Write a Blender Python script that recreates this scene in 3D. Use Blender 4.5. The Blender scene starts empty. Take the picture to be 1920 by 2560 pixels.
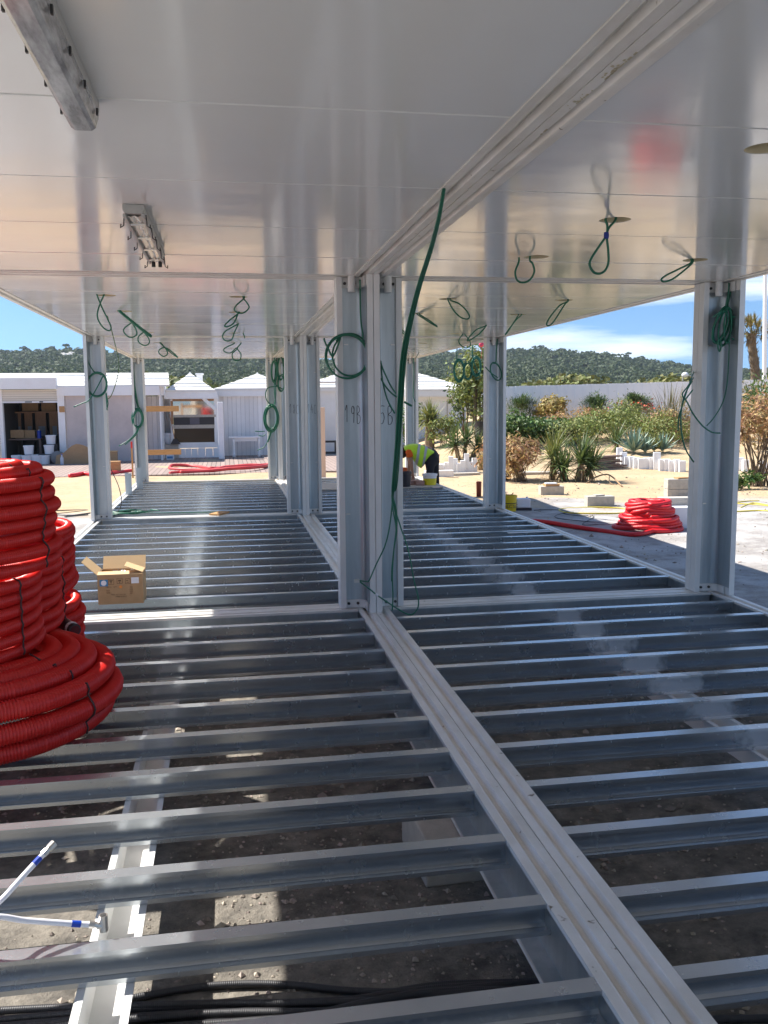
import bpy, bmesh, math, random
import numpy as np
from mathutils import Vector
random.seed(7); RNG = np.random.default_rng(7)
S = bpy.context.scene; COL = S.collection
PI = math.pi; R = math.radians

# ------------------------------------------------------------------ camera frame (metres, z up, y along the module bays)
CAM = np.array([-1.057, -6.781, 1.559]); YAW, PITCH, ROLL, FPX = 0.17027, -0.12082, -0.00874, 2258.9
_f = np.array([math.sin(YAW)*math.cos(PITCH), math.cos(YAW)*math.cos(PITCH), math.sin(PITCH)])
_r = np.array([math.cos(YAW), -math.sin(YAW), 0.0]); _u = np.cross(_r, _f)
_r2 = _r*math.cos(ROLL)+_u*math.sin(ROLL); _u2 = -_r*math.sin(ROLL)+_u*math.cos(ROLL)
FH = np.array([math.sin(YAW), math.cos(YAW), 0.0])
def _ray(x, y):
    k = 1920/1659
    return _f+(x*k-960)/FPX*_r2-(y*k-1280)/FPX*_u2
def atz(x, y, z):  d = _ray(x, y); return CAM+d*((z-CAM[2])/d[2])
def aty(x, y, Y):  d = _ray(x, y); return CAM+d*((Y-CAM[1])/d[1])
def atx(x, y, X):  d = _ray(x, y); return CAM+d*((X-CAM[0])/d[0])
def atd(x, y, D):  d = _ray(x, y); return CAM+d*(D/(d@FH))
GZ = -0.42
def sst(a, b, t):
    t = min(1.0, max(0.0, (t-a)/(b-a))); return t*t*(3-2*t)
def terrain(x, y):
    dx, dy = x-CAM[0], y-CAM[1]
    s = dx*FH[0]+dy*FH[1]; lat = dx*_r[0]+dy*_r[1]
    z = GZ+1.15*sst(23, 39, s)*sst(-.5, 4.0, lat)
    far = sst(10, 16, math.hypot(dx, dy))
    z += far*(0.035*math.sin(x*1.3+0.4*y)*math.sin(y*1.1-0.5)+0.02*math.sin(x*3.1+1)*math.cos(y*2.7))*(1-sst(60, 90, s))
    return z
def atg(x, y):
    d = _ray(x, y); t = 3.0
    while t < 140:
        p = CAM+d*t
        if p[2] <= terrain(p[0], p[1]): return p
        t += 0.04
    return p

# ------------------------------------------------------------------ mesh helpers
def rootloc(o):
    while o.parent is not None: o = o.parent
    return np.array(o.location)
class MB:
    def __init__(s): s.v = []; s.f = []; s.uv = None
    def add(s, vs, fs):
        b = len(s.v); s.v.extend([tuple(map(float, p)) for p in vs]); s.f.extend([tuple(i+b for i in q) for q in fs]); return s
    def box(s, x0, x1, y0, y1, z0, z1):
        return s.add([(x0,y0,z0),(x1,y0,z0),(x1,y1,z0),(x0,y1,z0),(x0,y0,z1),(x1,y0,z1),(x1,y1,z1),(x0,y1,z1)],
                     [(0,3,2,1),(4,5,6,7),(0,1,5,4),(1,2,6,5),(2,3,7,6),(3,0,4,7)])
    def obox(s, c, a, b, h):          # centre, half vectors
        c, a, b, h = map(np.array, (c, a, b, h))
        return s.add([c-a-b-h, c+a-b-h, c+a+b-h, c-a+b-h, c-a-b+h, c+a-b+h, c+a+b+h, c-a+b+h],
                     [(0,3,2,1),(4,5,6,7),(0,1,5,4),(1,2,6,5),(2,3,7,6),(3,0,4,7)])
    def rbox(s, c, w, d, h, ang=0.0): # rotated box standing on c
        ca, sa = math.cos(ang), math.sin(ang)
        return s.obox((c[0], c[1], c[2]+h/2), (w/2*ca, w/2*sa, 0), (-d/2*sa, d/2*ca, 0), (0, 0, h/2))
    def prism(s, poly, axis, a0, a1): # 2-D polygon extruded along an axis
        n = len(poly)
        def P(p, a): return {'x': (a, p[0], p[1]), 'y': (p[0], a, p[1]), 'z': (p[0], p[1], a)}[axis]
        vs = [P(p, a0) for p in poly]+[P(p, a1) for p in poly]
        fs = [(i, (i+1) % n, n+(i+1) % n, n+i) for i in range(n)]+[tuple(range(n))[::-1], tuple(range(n, 2*n))]
        return s.add(vs, fs)
    def sheet(s, path, axis, a0, a1): # open profile extruded
        n = len(path)
        def P(p, a): return {'x': (a, p[0], p[1]), 'y': (p[0], a, p[1]), 'z': (p[0], p[1], a)}[axis]
        return s.add([P(p, a0) for p in path]+[P(p, a1) for p in path], [(i, i+1, n+i+1, n+i) for i in range(n-1)])
    def tube(s, pts, r, n=8, closed=False, caps=True):
        P = np.array(pts, float); m = len(P)
        T = np.roll(P, -1, 0)-np.roll(P, 1, 0)
        if not closed: T[0] = P[1]-P[0]; T[-1] = P[-1]-P[-2]
        T /= np.maximum(np.linalg.norm(T, axis=1), 1e-9)[:, None]
        N = np.zeros_like(P); a = np.array([0, 0, 1.0]) if abs(T[0][2]) < .9 else np.array([1.0, 0, 0])
        N[0] = np.cross(T[0], a); N[0] /= np.linalg.norm(N[0])
        for i in range(1, m):
            q = N[i-1]-T[i]*(N[i-1]@T[i]); N[i] = q/max(np.linalg.norm(q), 1e-9)
        B = np.cross(T, N); rr = np.broadcast_to(np.array(r, float), (m,))
        an = np.arange(n)*2*PI/n
        V = P[:, None]+rr[:, None, None]*(np.cos(an)[None, :, None]*N[:, None]+np.sin(an)[None, :, None]*B[:, None])
        fs = []
        for i in range(m if closed else m-1):
            j = (i+1) % m
            for k in range(n): fs.append((i*n+k, i*n+(k+1) % n, j*n+(k+1) % n, j*n+k))
        if caps and not closed: fs += [tuple(range(n))[::-1], tuple(range((m-1)*n, m*n))]
        return s.add(V.reshape(-1, 3), fs)
    def lathe(s, prof, c=(0, 0, 0), n=20, caps=True):
        m = len(prof); vs = []
        for (r, z) in prof:
            for k in range(n): vs.append((c[0]+r*math.cos(2*PI*k/n), c[1]+r*math.sin(2*PI*k/n), c[2]+z))
        fs = [(i*n+k, i*n+(k+1) % n, (i+1)*n+(k+1) % n, (i+1)*n+k) for i in range(m-1) for k in range(n)]
        if caps: fs += [tuple(range(n))[::-1], tuple(range((m-1)*n, m*n))]
        return s.add(vs, fs)
    def ball(s, c, rx, ry, rz, n=12, m=8):
        vs = [(c[0], c[1], c[2]-rz)]; fs = []
        for i in range(1, m):
            t = -PI/2+PI*i/m
            for k in range(n): vs.append((c[0]+rx*math.cos(t)*math.cos(2*PI*k/n), c[1]+ry*math.cos(t)*math.sin(2*PI*k/n), c[2]+rz*math.sin(t)))
        vs.append((c[0], c[1], c[2]+rz)); L = len(vs)-1
        for k in range(n):
            fs.append((0, 1+(k+1) % n, 1+k)); fs.append((L, 1+(m-2)*n+k, 1+(m-2)*n+(k+1) % n))
            for i in range(m-2): fs.append((1+i*n+k, 1+i*n+(k+1) % n, 1+(i+1)*n+(k+1) % n, 1+(i+1)*n+k))
        return s.add(vs, fs)
    def blade(s, p, az, el, L, w, droop=0.5, seg=4, fold=0.25):
        p = np.array(p, float); vs = []; fs = []
        side = np.array([-math.sin(az), math.cos(az), 0]); q = p.copy(); e = el
        for i in range(seg+1):
            t = i/seg; ww = w*(0.75+0.5*t if t < .4 else 0.95*(1-t)/.6+.02)/2
            d = np.array([math.cos(az)*math.cos(e), math.sin(az)*math.cos(e), math.sin(e)])
            up = np.cross(d, side)
            vs += [q-side*ww-up*ww*fold, q.copy()+up*ww*fold*.3, q+side*ww-up*ww*fold]
            q = q+d*L/seg; e -= droop/seg
        for i in range(seg):
            for k in (0, 1): fs.append((i*3+k, i*3+k+1, i*3+k+4, i*3+k+3))
        return s.add(vs, fs)
    def leaves(s, C, size, up=0.3, asp=0.5, out=None):   # C: n x 3 centres; quads of random orientation
        n = len(C); N = RNG.normal(size=(n, 3)); N[:, 2] += up
        if out is not None: N = N*0.7+out*1.1
        N /= np.linalg.norm(N, axis=1)[:, None]
        A = np.cross(N, RNG.normal(size=(n, 3))); A /= np.linalg.norm(A, axis=1)[:, None]; B = np.cross(N, A)
        sz = (size*RNG.uniform(.6, 1.3, n))[:, None]
        V = np.stack([C-A*sz, C-B*sz*asp-A*sz*.1+N*sz*.12, C+A*sz, C+B*sz*asp-A*sz*.1+N*sz*.12], 1).reshape(-1, 3)
        b = len(s.v); s.v.extend(map(tuple, V.tolist())); s.f.extend([(b+4*i, b+4*i+1, b+4*i+2, b+4*i+3) for i in range(n)]); return s
    def build(s, name, mat, parent=None, smooth=False, fix=True, angle=None):
        V = np.array(s.v, float)
        if parent is not None: o0 = rootloc(parent)
        else: o0 = np.array([(V[:, 0].min()+V[:, 0].max())/2, (V[:, 1].min()+V[:, 1].max())/2, V[:, 2].min()])
        me = bpy.data.meshes.new(name); me.from_pydata((V-o0).tolist(), [], s.f)
        if fix and len(s.f) < 60000:
            bm = bmesh.new(); bm.from_mesh(me); bmesh.ops.recalc_face_normals(bm, faces=bm.faces); bm.to_mesh(me); bm.free()
        me.update()
        if smooth:
            me.polygons.foreach_set('use_smooth', [True]*len(me.polygons))
            if angle is not None: me.set_sharp_from_angle(angle=angle)
        o = bpy.data.objects.new(name, me); COL.objects.link(o)
        if mat is not None: me.materials.append(mat)
        if parent is not None: o.parent = parent
        else: o.location = o0
        return o
def bevel(o, w, seg=2):
    m = o.modifiers.new('bevel', 'BEVEL'); m.width = w; m.segments = seg; m.limit_method = 'ANGLE'; m.angle_limit = R(35); return o
def tag(o, label=None, cat=None, group=None, kind=None):
    if label: o['label'] = label
    if cat: o['category'] = cat
    if group: o['group'] = group
    if kind: o['kind'] = kind
    return o
def thing(name, label, cat, loc, group=None):
    o = bpy.data.objects.new(name, None); COL.objects.link(o); o.location = Vector([float(c) for c in loc]); o.empty_display_size = .1
    return tag(o, label, cat, group)
def copy_tree(o, parent=None):
    c = o.copy(); COL.objects.link(c)
    if parent is not None: c.parent = parent
    for ch in list(o.children): copy_tree(ch, c)
    return c
def spline(pts, n=8, closed=False):     # Catmull-Rom through points
    P = [np.array(p, float) for p in pts]; m = len(P); out = []
    for i in range(m if closed else m-1):
        if closed: p0, p1, p2, p3 = P[i-1], P[i], P[(i+1) % m], P[(i+2) % m]
        else: p0, p1, p2, p3 = P[max(i-1, 0)], P[i], P[i+1], P[min(i+2, m-1)]
        for k in range(n):
            t = k/n
            out.append(.5*((2*p1)+(-p0+p2)*t+(2*p0-5*p1+4*p2-p3)*t*t+(-p0+3*p1-3*p2+p3)*t**3))
    if not closed: out.append(P[-1])
    return np.array(out)
def resample(P, step):
    P = np.array(P); d = np.r_[0, np.cumsum(np.linalg.norm(np.diff(P, axis=0), axis=1))]
    t = np.arange(0, d[-1], step); return np.stack([np.interp(t, d, P[:, i]) for i in range(3)], 1)

# ------------------------------------------------------------------ materials
MATS = {}
def mat(name, col, rough=0.5, metal=0.0, noise=None, scale=8.0, bump=0.0, bscale=60.0, spec=0.5, island=0.0, stretch=None, sub=None, extra=None):
    """Principled material; noise=(second colour, amount) mottles it, island varies it per loose piece."""
    m = bpy.data.materials.new(name); m.use_nodes = True; nt = m.node_tree; N, L = nt.nodes, nt.links
    b = N['Principled BSDF']; b.inputs['Roughness'].default_value = rough; b.inputs['Metallic'].default_value = metal
    b.inputs['Specular IOR Level'].default_value = spec
    tc = N.new('ShaderNodeTexCoord'); mp = N.new('ShaderNodeMapping'); L.new(tc.outputs['Object'], mp.inputs[0])
    if stretch: mp.inputs['Scale'].default_value = stretch
    src = None
    rgb = N.new('ShaderNodeRGB'); rgb.outputs[0].default_value = (*col, 1); src = rgb.outputs[0]
    if noise:
        nz = N.new('ShaderNodeTexNoise'); nz.inputs['Scale'].default_value = scale; nz.inputs['Detail'].default_value = 6; nz.inputs['Roughness'].default_value = .62
        L.new(mp.outputs[0], nz.inputs['Vector'])
        cr = N.new('ShaderNodeMapRange'); cr.inputs[1].default_value = .38; cr.inputs[2].default_value = .66; cr.inputs[4].default_value = noise[1]
        L.new(nz.outputs['Fac'], cr.inputs[0])
        mx = N.new('ShaderNodeMix'); mx.data_type = 'RGBA'; L.new(cr.outputs[0], mx.inputs[0]); L.new(src, mx.inputs[6]); mx.inputs[7].default_value = (*noise[0], 1)
        src = mx.outputs[2]
    if island:
        g = N.new('ShaderNodeNewGeometry'); hs = N.new('ShaderNodeHueSaturation')
        a = N.new('ShaderNodeMapRange'); a.inputs[3].default_value = 1-island; a.inputs[4].default_value = 1+island; L.new(g.outputs['Random Per Island'], a.inputs[0])
        L.new(a.outputs[0], hs.inputs['Value']); L.new(src, hs.inputs['Color'])
        wn = N.new('ShaderNodeTexWhiteNoise'); wn.noise_dimensions = '1D'; L.new(g.outputs['Random Per Island'], wn.inputs['W'])
        a2 = N.new('ShaderNodeMapRange'); a2.inputs[3].default_value = .5-.045*min(1, island*2); a2.inputs[4].default_value = .5+.03*min(1, island*2); L.new(wn.outputs['Value'], a2.inputs[0]); L.new(a2.outputs[0], hs.inputs['Hue'])
        src = hs.outputs[0]
    L.new(src, b.inputs['Base Color'])
    if sub is not None:
        b.inputs['Transmission Weight'].default_value = 0
        tl = N.new('ShaderNodeBsdfTranslucent'); L.new(src, tl.inputs[0]); ms = N.new('ShaderNodeMixShader'); ms.inputs[0].default_value = sub
        L.new(b.outputs[0], ms.inputs[1]); L.new(tl.outputs[0], ms.inputs[2]); L.new(ms.outputs[0], N['Material Output'].inputs[0])
    if bump:
        bn = N.new('ShaderNodeTexNoise'); bn.inputs['Scale'].default_value = bscale; bn.inputs['Detail'].default_value = 5; L.new(mp.outputs[0], bn.inputs['Vector'])
        bp = N.new('ShaderNodeBump'); bp.inputs['Strength'].default_value = bump; bp.inputs['Distance'].default_value = .02; L.new(bn.outputs['Fac'], bp.inputs['Height']); L.new(bp.outputs[0], b.inputs['Normal'])
    if extra: extra(m, N, L, b, src, mp, tc)
    MATS[name] = m; return m

def ceil_extra(m, N, L, b, src, mp, tc):          # slow waviness of a coated steel sheet
    n = N.new('ShaderNodeTexNoise'); n.inputs['Scale'].default_value = 1.1; n.inputs['Detail'].default_value = 2
    mp2 = N.new('ShaderNodeMapping'); mp2.inputs['Scale'].default_value = (1.0, 2.2, 1); L.new(tc.outputs['Object'], mp2.inputs[0]); L.new(mp2.outputs[0], n.inputs['Vector'])
    f = N.new('ShaderNodeTexNoise'); f.inputs['Scale'].default_value = 900; f.inputs['Detail'].default_value = 1
    mp3 = N.new('ShaderNodeMapping'); mp3.inputs['Scale'].default_value = (.12, 1, 1); L.new(tc.outputs['Object'], mp3.inputs[0]); L.new(mp3.outputs[0], f.inputs['Vector'])
    b1 = N.new('ShaderNodeBump'); b1.inputs['Strength'].default_value = .3; b1.inputs['Distance'].default_value = .006; L.new(n.outputs['Fac'], b1.inputs['Height'])
    b2 = N.new('ShaderNodeBump'); b2.inputs['Strength'].default_value = .06; b2.inputs['Distance'].default_value = .0006; L.new(f.outputs['Fac'], b2.inputs['Height']); L.new(b1.outputs[0], b2.inputs['Normal'])
    L.new(b2.outputs[0], b.inputs['Normal'])
    s = N.new('ShaderNodeTexNoise'); s.inputs['Scale'].default_value = 1.6; s.inputs['Detail'].default_value = 7; s.inputs['Roughness'].default_value = .65
    mp4 = N.new('ShaderNodeMapping'); mp4.inputs['Scale'].default_value = (1, 2.5, 1); mp4.inputs['Location'].default_value = (3, 1, 0); L.new(tc.outputs['Object'], mp4.inputs[0]); L.new(mp4.outputs[0], s.inputs['Vector'])
    rr = N.new('ShaderNodeMapRange'); rr.inputs[1].default_value = .35; rr.inputs[2].default_value = .72; rr.inputs[3].default_value = .055; rr.inputs[4].default_value = .17; L.new(s.outputs['Fac'], rr.inputs[0]); L.new(rr.outputs[0], b.inputs['Roughness'])
def galv_extra(m, N, L, b, src, mp, tc):          # zinc spangle
    v = N.new('ShaderNodeTexVoronoi'); v.inputs['Scale'].default_value = 70; L.new(tc.outputs['Object'], v.inputs['Vector'])
    n = N.new('ShaderNodeTexNoise'); n.inputs['Scale'].default_value = 2.3; n.inputs['Detail'].default_value = 5
    mp2 = N.new('ShaderNodeMapping'); mp2.inputs['Scale'].default_value = (6, 6, .5); L.new(tc.outputs['Object'], mp2.inputs[0]); L.new(mp2.outputs[0], n.inputs['Vector'])
    a = N.new('ShaderNodeMath'); a.operation = 'MULTIPLY_ADD'; L.new(v.outputs['Color'], a.inputs[0]); k_ = .3 if b.inputs['Roughness'].default_value < .3 else 1.0; a.inputs[1].default_value = .10*k_; a.inputs[2].default_value = b.inputs['Roughness'].default_value-.10*k_
    c = N.new('ShaderNodeMath'); c.operation = 'MULTIPLY_ADD'; L.new(n.outputs['Fac'], c.inputs[0]); c.inputs[1].default_value = .16*k_; L.new(a.outputs[0], c.inputs[2]); L.new(c.outputs[0], b.inputs['Roughness'])
def joist_extra(m, N, L, b, src, mp, tc):         # zinc-spray patches over the welds at mid span
    galv_extra(m, N, L, b, src, mp, tc)
    sx = N.new('ShaderNodeSeparateXYZ'); L.new(tc.outputs['Object'], sx.inputs[0])
    d2 = N.new('ShaderNodeMath'); d2.operation = 'ABSOLUTE'; L.new(sx.outputs[0], d2.inputs[0])
    n = N.new('ShaderNodeTexNoise'); n.inputs['Scale'].default_value = 9; n.inputs['Detail'].default_value = 5; L.new(tc.outputs['Object'], n.inputs['Vector'])
    ma = N.new('ShaderNodeMath'); ma.operation = 'MULTIPLY_ADD'; L.new(n.outputs['Fac'], ma.inputs[0]); ma.inputs[1].default_value = -.34; L.new(d2.outputs[0], ma.inputs[2])
    cr = N.new('ShaderNodeMapRange'); cr.inputs[1].default_value = -.02; cr.inputs[2].default_value = -.10; cr.inputs[3].default_value = 0; cr.inputs[4].default_value = .8; L.new(ma.outputs[0], cr.inputs[0])
    mu = cr
    mx = N.new('ShaderNodeMix'); mx.data_type = 'RGBA'; L.new(mu.outputs[0], mx.inputs[0]); L.new(src, mx.inputs[6]); mx.inputs[7].default_value = (.74, .75, .77, 1); L.new(mx.outputs[2], b.inputs['Base Color'])
    mm = N.new('ShaderNodeMapRange'); L.new(mu.outputs[0], mm.inputs[0]); mm.inputs[3].default_value = b.inputs['Metallic'].default_value; mm.inputs[4].default_value = .1; L.new(mm.outputs[0], b.inputs['Metallic'])
def plank_extra(axis, pitch, gap, dark):          # grooves between boards
    def fn(m, N, L, b, src, mp, tc):
        sx = N.new('ShaderNodeSeparateXYZ'); L.new(tc.outputs['Object'], sx.inputs[0])
        q = N.new('ShaderNodeMath'); q.operation = 'DIVIDE'; L.new(sx.outputs[axis], q.inputs[0]); q.inputs[1].default_value = pitch
        fr = N.new('ShaderNodeMath'); fr.operation = 'FRACT'; L.new(q.outputs[0], fr.inputs[0])
        lt = N.new('ShaderNodeMath'); lt.operation = 'LESS_THAN'; L.new(fr.outputs[0], lt.inputs[0]); lt.inputs[1].default_value = gap/pitch
        fl = N.new('ShaderNodeMath'); fl.operation = 'FLOOR'; L.new(q.outputs[0], fl.inputs[0])
        wn = N.new('ShaderNodeTexWhiteNoise'); wn.noise_dimensions = '1D'; L.new(fl.outputs[0], wn.inputs['W'])
        a = N.new('ShaderNodeMapRange'); a.inputs[3].default_value = .86; a.inputs[4].default_value = 1.1; L.new(wn.outputs['Value'], a.inputs[0])
        hs = N.new('ShaderNodeHueSaturation'); L.new(src, hs.inputs['Color']); L.new(a.outputs[0], hs.inputs['Value'])
        mx = N.new('ShaderNodeMix'); mx.data_type = 'RGBA'; L.new(lt.outputs[0], mx.inputs[0]); L.new(hs.outputs[0], mx.inputs[6]); mx.inputs[7].default_value = (*dark, 1); L.new(mx.outputs[2], b.inputs['Base Color'])
        bp = N.new('ShaderNodeBump'); bp.inputs['Distance'].default_value = .01; bp.invert = True; L.new(lt.outputs[0], bp.inputs['Height']); L.new(bp.outputs[0], b.inputs['Normal'])
    return fn
def beam_extra(m, N, L, b, src, mp, tc):          # scuffs and rusty specks on the painted beams
    v = N.new('ShaderNodeTexNoise'); v.inputs['Scale'].default_value = 16; v.inputs['Detail'].default_value = 3; L.new(tc.outputs['Object'], v.inputs['Vector'])
    cr = N.new('ShaderNodeMapRange'); cr.inputs[1].default_value = .70; cr.inputs[2].default_value = .74; L.new(v.outputs['Fac'], cr.inputs[0])
    mx = N.new('ShaderNodeMix'); mx.data_type = 'RGBA'; L.new(cr.outputs[0], mx.inputs[0]); L.new(src, mx.inputs[6]); mx.inputs[7].default_value = (.16, .12, .07, 1); L.new(mx.outputs[2], b.inputs['Base Color'])

white = mat('white_paint', (.74, .74, .73), .38, noise=((.66, .66, .64), .6), scale=5)
beam = mat('beam_paint', (.73, .72, .70), .34, noise=((.55, .52, .46), .55), scale=4, extra=beam_extra)
galv = mat('galvanised_sheet', (.46, .51, .54), .36, metal=.75, noise=((.36, .41, .44), .8), scale=3, stretch=(6, 6, .6), extra=galv_extra)
joistm = mat('galvanised_joist', (.57, .605, .635), .25, metal=.82, noise=((.49, .525, .56), .7), scale=4, extra=galv_extra)
joistsp = mat('galvanised_joist_sprayed', (.57, .605, .635), .25, metal=.82, noise=((.49, .525, .56), .7), scale=4, extra=joist_extra)
ceilm = mat('coated_ceiling_sheet', (.80, .80, .785), .075, noise=((.76, .76, .745), .5), scale=.8, spec=.85, extra=ceil_extra)
foam = mat('cream_foam', (.62, .55, .38), .8)
dark = mat('dark_metal', (.05, .05, .05), .5, metal=.4)
steel = mat('bright_metal', (.62, .60, .57), .3, metal=.9)
marker = mat('marker_ink', (.03, .03, .04), .6)
green = mat('green_cable', (.012, .135, .078), .42, noise=((.02, .18, .11), .6), scale=3)
greeny = mat('green_yellow_cable', (.07, .16, .02), .42)
bluetape = mat('blue_tape', (.01, .03, .25), .5)
redp = mat('red_conduit', (.72, .028, .022), .38, noise=((.62, .022, .022), .6), scale=3, spec=.45)
redl = mat('bright_red_conduit', (.62, .016, .022), .40, spec=.45)
redf = mat('faded_red_conduit', (.60, .05, .05), .5)
blackp = mat('black_conduit', (.045, .045, .05), .42, spec=.4)
strap = mat('dark_strap', (.05, .03, .03), .7)
card = mat('cardboard', (.42, .27, .14), .75, noise=((.35, .22, .11), .6), scale=12)
cardin = mat('cardboard_inside', (.62, .44, .24), .75)
ink = mat('printed_ink', (.13, .08, .04), .7)
bluest = mat('blue_sticker', (.03, .20, .42), .5)
whitest = mat('white_sticker', (.72, .74, .80), .5)
orangest = mat('orange_sticker', (.70, .25, .05), .5)
wpipe = mat('white_pipe', (.80, .79, .84), .35)
bluec = mat('blue_clip', (.005, .05, .42), .4)
conc = mat('pale_concrete', (.50, .46, .40), .85, noise=((.38, .35, .30), .7), scale=14, bump=.3, bscale=80)
wood = mat('raw_timber', (.52, .29, .12), .7, noise=((.40, .21, .08), .7), scale=6, stretch=(1, 6, 6))
oldwood = mat('weathered_timber', (.20, .14, .11), .8, noise=((.11, .08, .065), .8), scale=5, stretch=(1, 6, 6), island=.2)
ply = mat('pale_board', (.52, .47, .40), .7, noise=((.42, .38, .33), .6), scale=6)
wwall = mat('white_boarding', (.88, .88, .88), .6, noise=((.80, .80, .80), .6), scale=3, extra=plank_extra(0, .16, .012, (.5, .5, .52)))
wplain = mat('white_render', (.88, .88, .88), .65, noise=((.79, .78, .77), .6), scale=2)
fencem = mat('white_fence_paint', (.88, .88, .90), .55, island=.03)
pinkwall = mat('stained_panel', (.60, .53, .50), .7, noise=((.47, .42, .40), .8), scale=1.6)
tanm = mat('tan_render', (.62, .46, .36), .7)
shutm = mat('cream_shutter', (.74, .70, .62), .5, extra=plank_extra(2, .075, .008, (.42, .38, .32)))
tilem = mat('white_roof_tile', (.82, .80, .76), .6, noise=((.72, .69, .63), .7), scale=2.5)
deckm = mat('deck_board', (.34, .25, .21), .75, noise=((.27, .20, .17), .7), scale=3, stretch=(8, .6, 1), extra=plank_extra(0, .145, .014, (.07, .05, .045)))
glassd = mat('dark_glass', (.045, .032, .022), .12, spec=.25)
mirr = mat('reflecting_glass', (.55, .50, .42), .05, metal=.9)
brownw = mat('brown_wood', (.42, .23, .12), .6, noise=((.30, .16, .085), .7), scale=4, stretch=(6, 1, 1))
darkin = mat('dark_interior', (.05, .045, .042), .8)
yellow = mat('yellow_plastic', (.70, .52, .01), .4)
limey = mat('yellow_tub', (.72, .62, .02), .4)
pwhite = mat('white_plastic', (.75, .76, .78), .4)
blackpl = mat('black_plastic', (.025, .025, .03), .45)
orangep = mat('orange_plastic', (.65, .13, .03), .5)
brickm = mat('pink_brick', (.45, .27, .22), .8)
yhose = mat('yellow_hose', (.62, .50, .05), .45)
bcable = mat('black_cable', (.03, .03, .035), .5)
poly = mat('lamp_cover', (.26, .25, .245), .10, noise=((.70, .70, .69), .9), scale=9, spec=.9, stretch=(3, .6, 3))
lampm = mat('lamp_housing', (.42, .42, .40), .4)
lampin = mat('lamp_tray', (.80, .80, .76), .15, metal=.5)
pink = mat('pink_plastic', (.75, .06, .12), .4)
redpaint = mat('red_paint', (.60, .03, .02), .5)
# people
vest = mat('hi_vis_yellow', (.50, .80, .03), .6); vest.node_tree.nodes['Principled BSDF'].inputs['Sheen Weight'].default_value = .2
reflect = mat('reflective_band', (.45, .47, .48), .35, metal=.3)
orangec = mat('orange_cloth', (.72, .12, .01), .8)
blackc = mat('black_cloth', (.018, .018, .022), .85)
skin = mat('skin', (.38, .19, .12), .55)
hair = mat('dark_hair', (.03, .02, .015), .6)
# plants
leaf_y = mat('yucca_leaf', (.10, .15, .045), .5, island=.35, sub=.2)
leaf_yl = mat('yellow_yucca_leaf', (.22, .24, .07), .5, island=.35, sub=.25)
leaf_dead = mat('dry_leaf', (.42, .30, .15), .7, island=.3, sub=.2)
leaf_o = mat('oleander_leaf', (.075, .125, .04), .5, island=.4, sub=.25)
leaf_gold = mat('golden_leaf', (.40, .32, .10), .55, island=.4, sub=.25)
leaf_h = mat('hedge_leaf', (.085, .15, .03), .5, island=.4, sub=.25)
leaf_d = mat('dry_shrub_leaf', (.40, .27, .12), .7, island=.45, sub=.25)
leaf_s = mat('scrub_leaf', (.20, .24, .06), .6, island=.45, sub=.25)
leaf_ol = mat('olive_leaf', (.20, .18, .07), .6, island=.35, sub=.25)
leaf_a = mat('agave_leaf', (.20, .29, .22), .45, island=.2)
leaf_p = mat('palm_leaf', (.24, .20, .06), .6, island=.4, sub=.2)
flower = mat('red_flower', (.60, .06, .03), .6, island=.2)
bark = mat('bark', (.22, .16, .10), .9, noise=((.12, .085, .055), .8), scale=20, bump=.6, bscale=30)
pinem = mat('pine_needles', (.066, .094, .038), .75, island=.22, sub=.3)
scrubm = mat('far_scrub', (.15, .165, .045), .7, island=.45, sub=.15)
# ------------------------------------------------------------------ steel module bays
W, LEN, H, TOP = 2.90, 6.06, 2.47, 2.62
PROF = [(.002, 0), (.038, 0), (.048, -.022), (.064, -.022), (.069, -.018), (.078, -.002), (.083, 0), (.115, 0), (.115, -.018), (.098, -.022), (.098, -.196), (.165, -.196), (.165, -.204), (.002, -.204)]
PROFT = PROF[:8]+[(.115, -.018), (.002, -.030)]; PROFW = [(.0021, -.0305), (.098, -.0205), (.098, -.196), (.160, -.196), (.160, -.204), (.0021, -.204)]; PROFE = [(.1602, -.192), (.166, -.192), (.166, -.205), (.1602, -.205)]
PROFU = [(.002, 0), (.040, 0), (.048, .024), (.066, .024), (.078, .003), (.085, 0), (.118, 0), (.118, .03), (.118, TOP-H), (.002, TOP-H)]
def post_poly():
    arc = [(-.046-.05+.05*math.cos(t), -.096+.05*math.sin(t)) for t in np.linspace(0, PI/2, 7)]
    arc = [(-.046, -.096)]+arc[1:-1]+[(-.096, -.046)]
    outer = [(-.002, -.26), (-.046, -.26)]+arc+[(-.2, -.046), (-.2, -.078), (-.243, -.078), (-.243, -.002), (-.002, -.002)]
    inner = [(-.0485, -.2585)]+[(x-.0025*(1 if i < 7 else .4), y-.0025) for i, (x, y) in enumerate(arc)]+[(-.1985, -.0485)]
    lip = [(-.1985, -.0485), (-.1985, -.079)]
    return outer, inner, lip
OUT, INN, LIP = post_poly()
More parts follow.
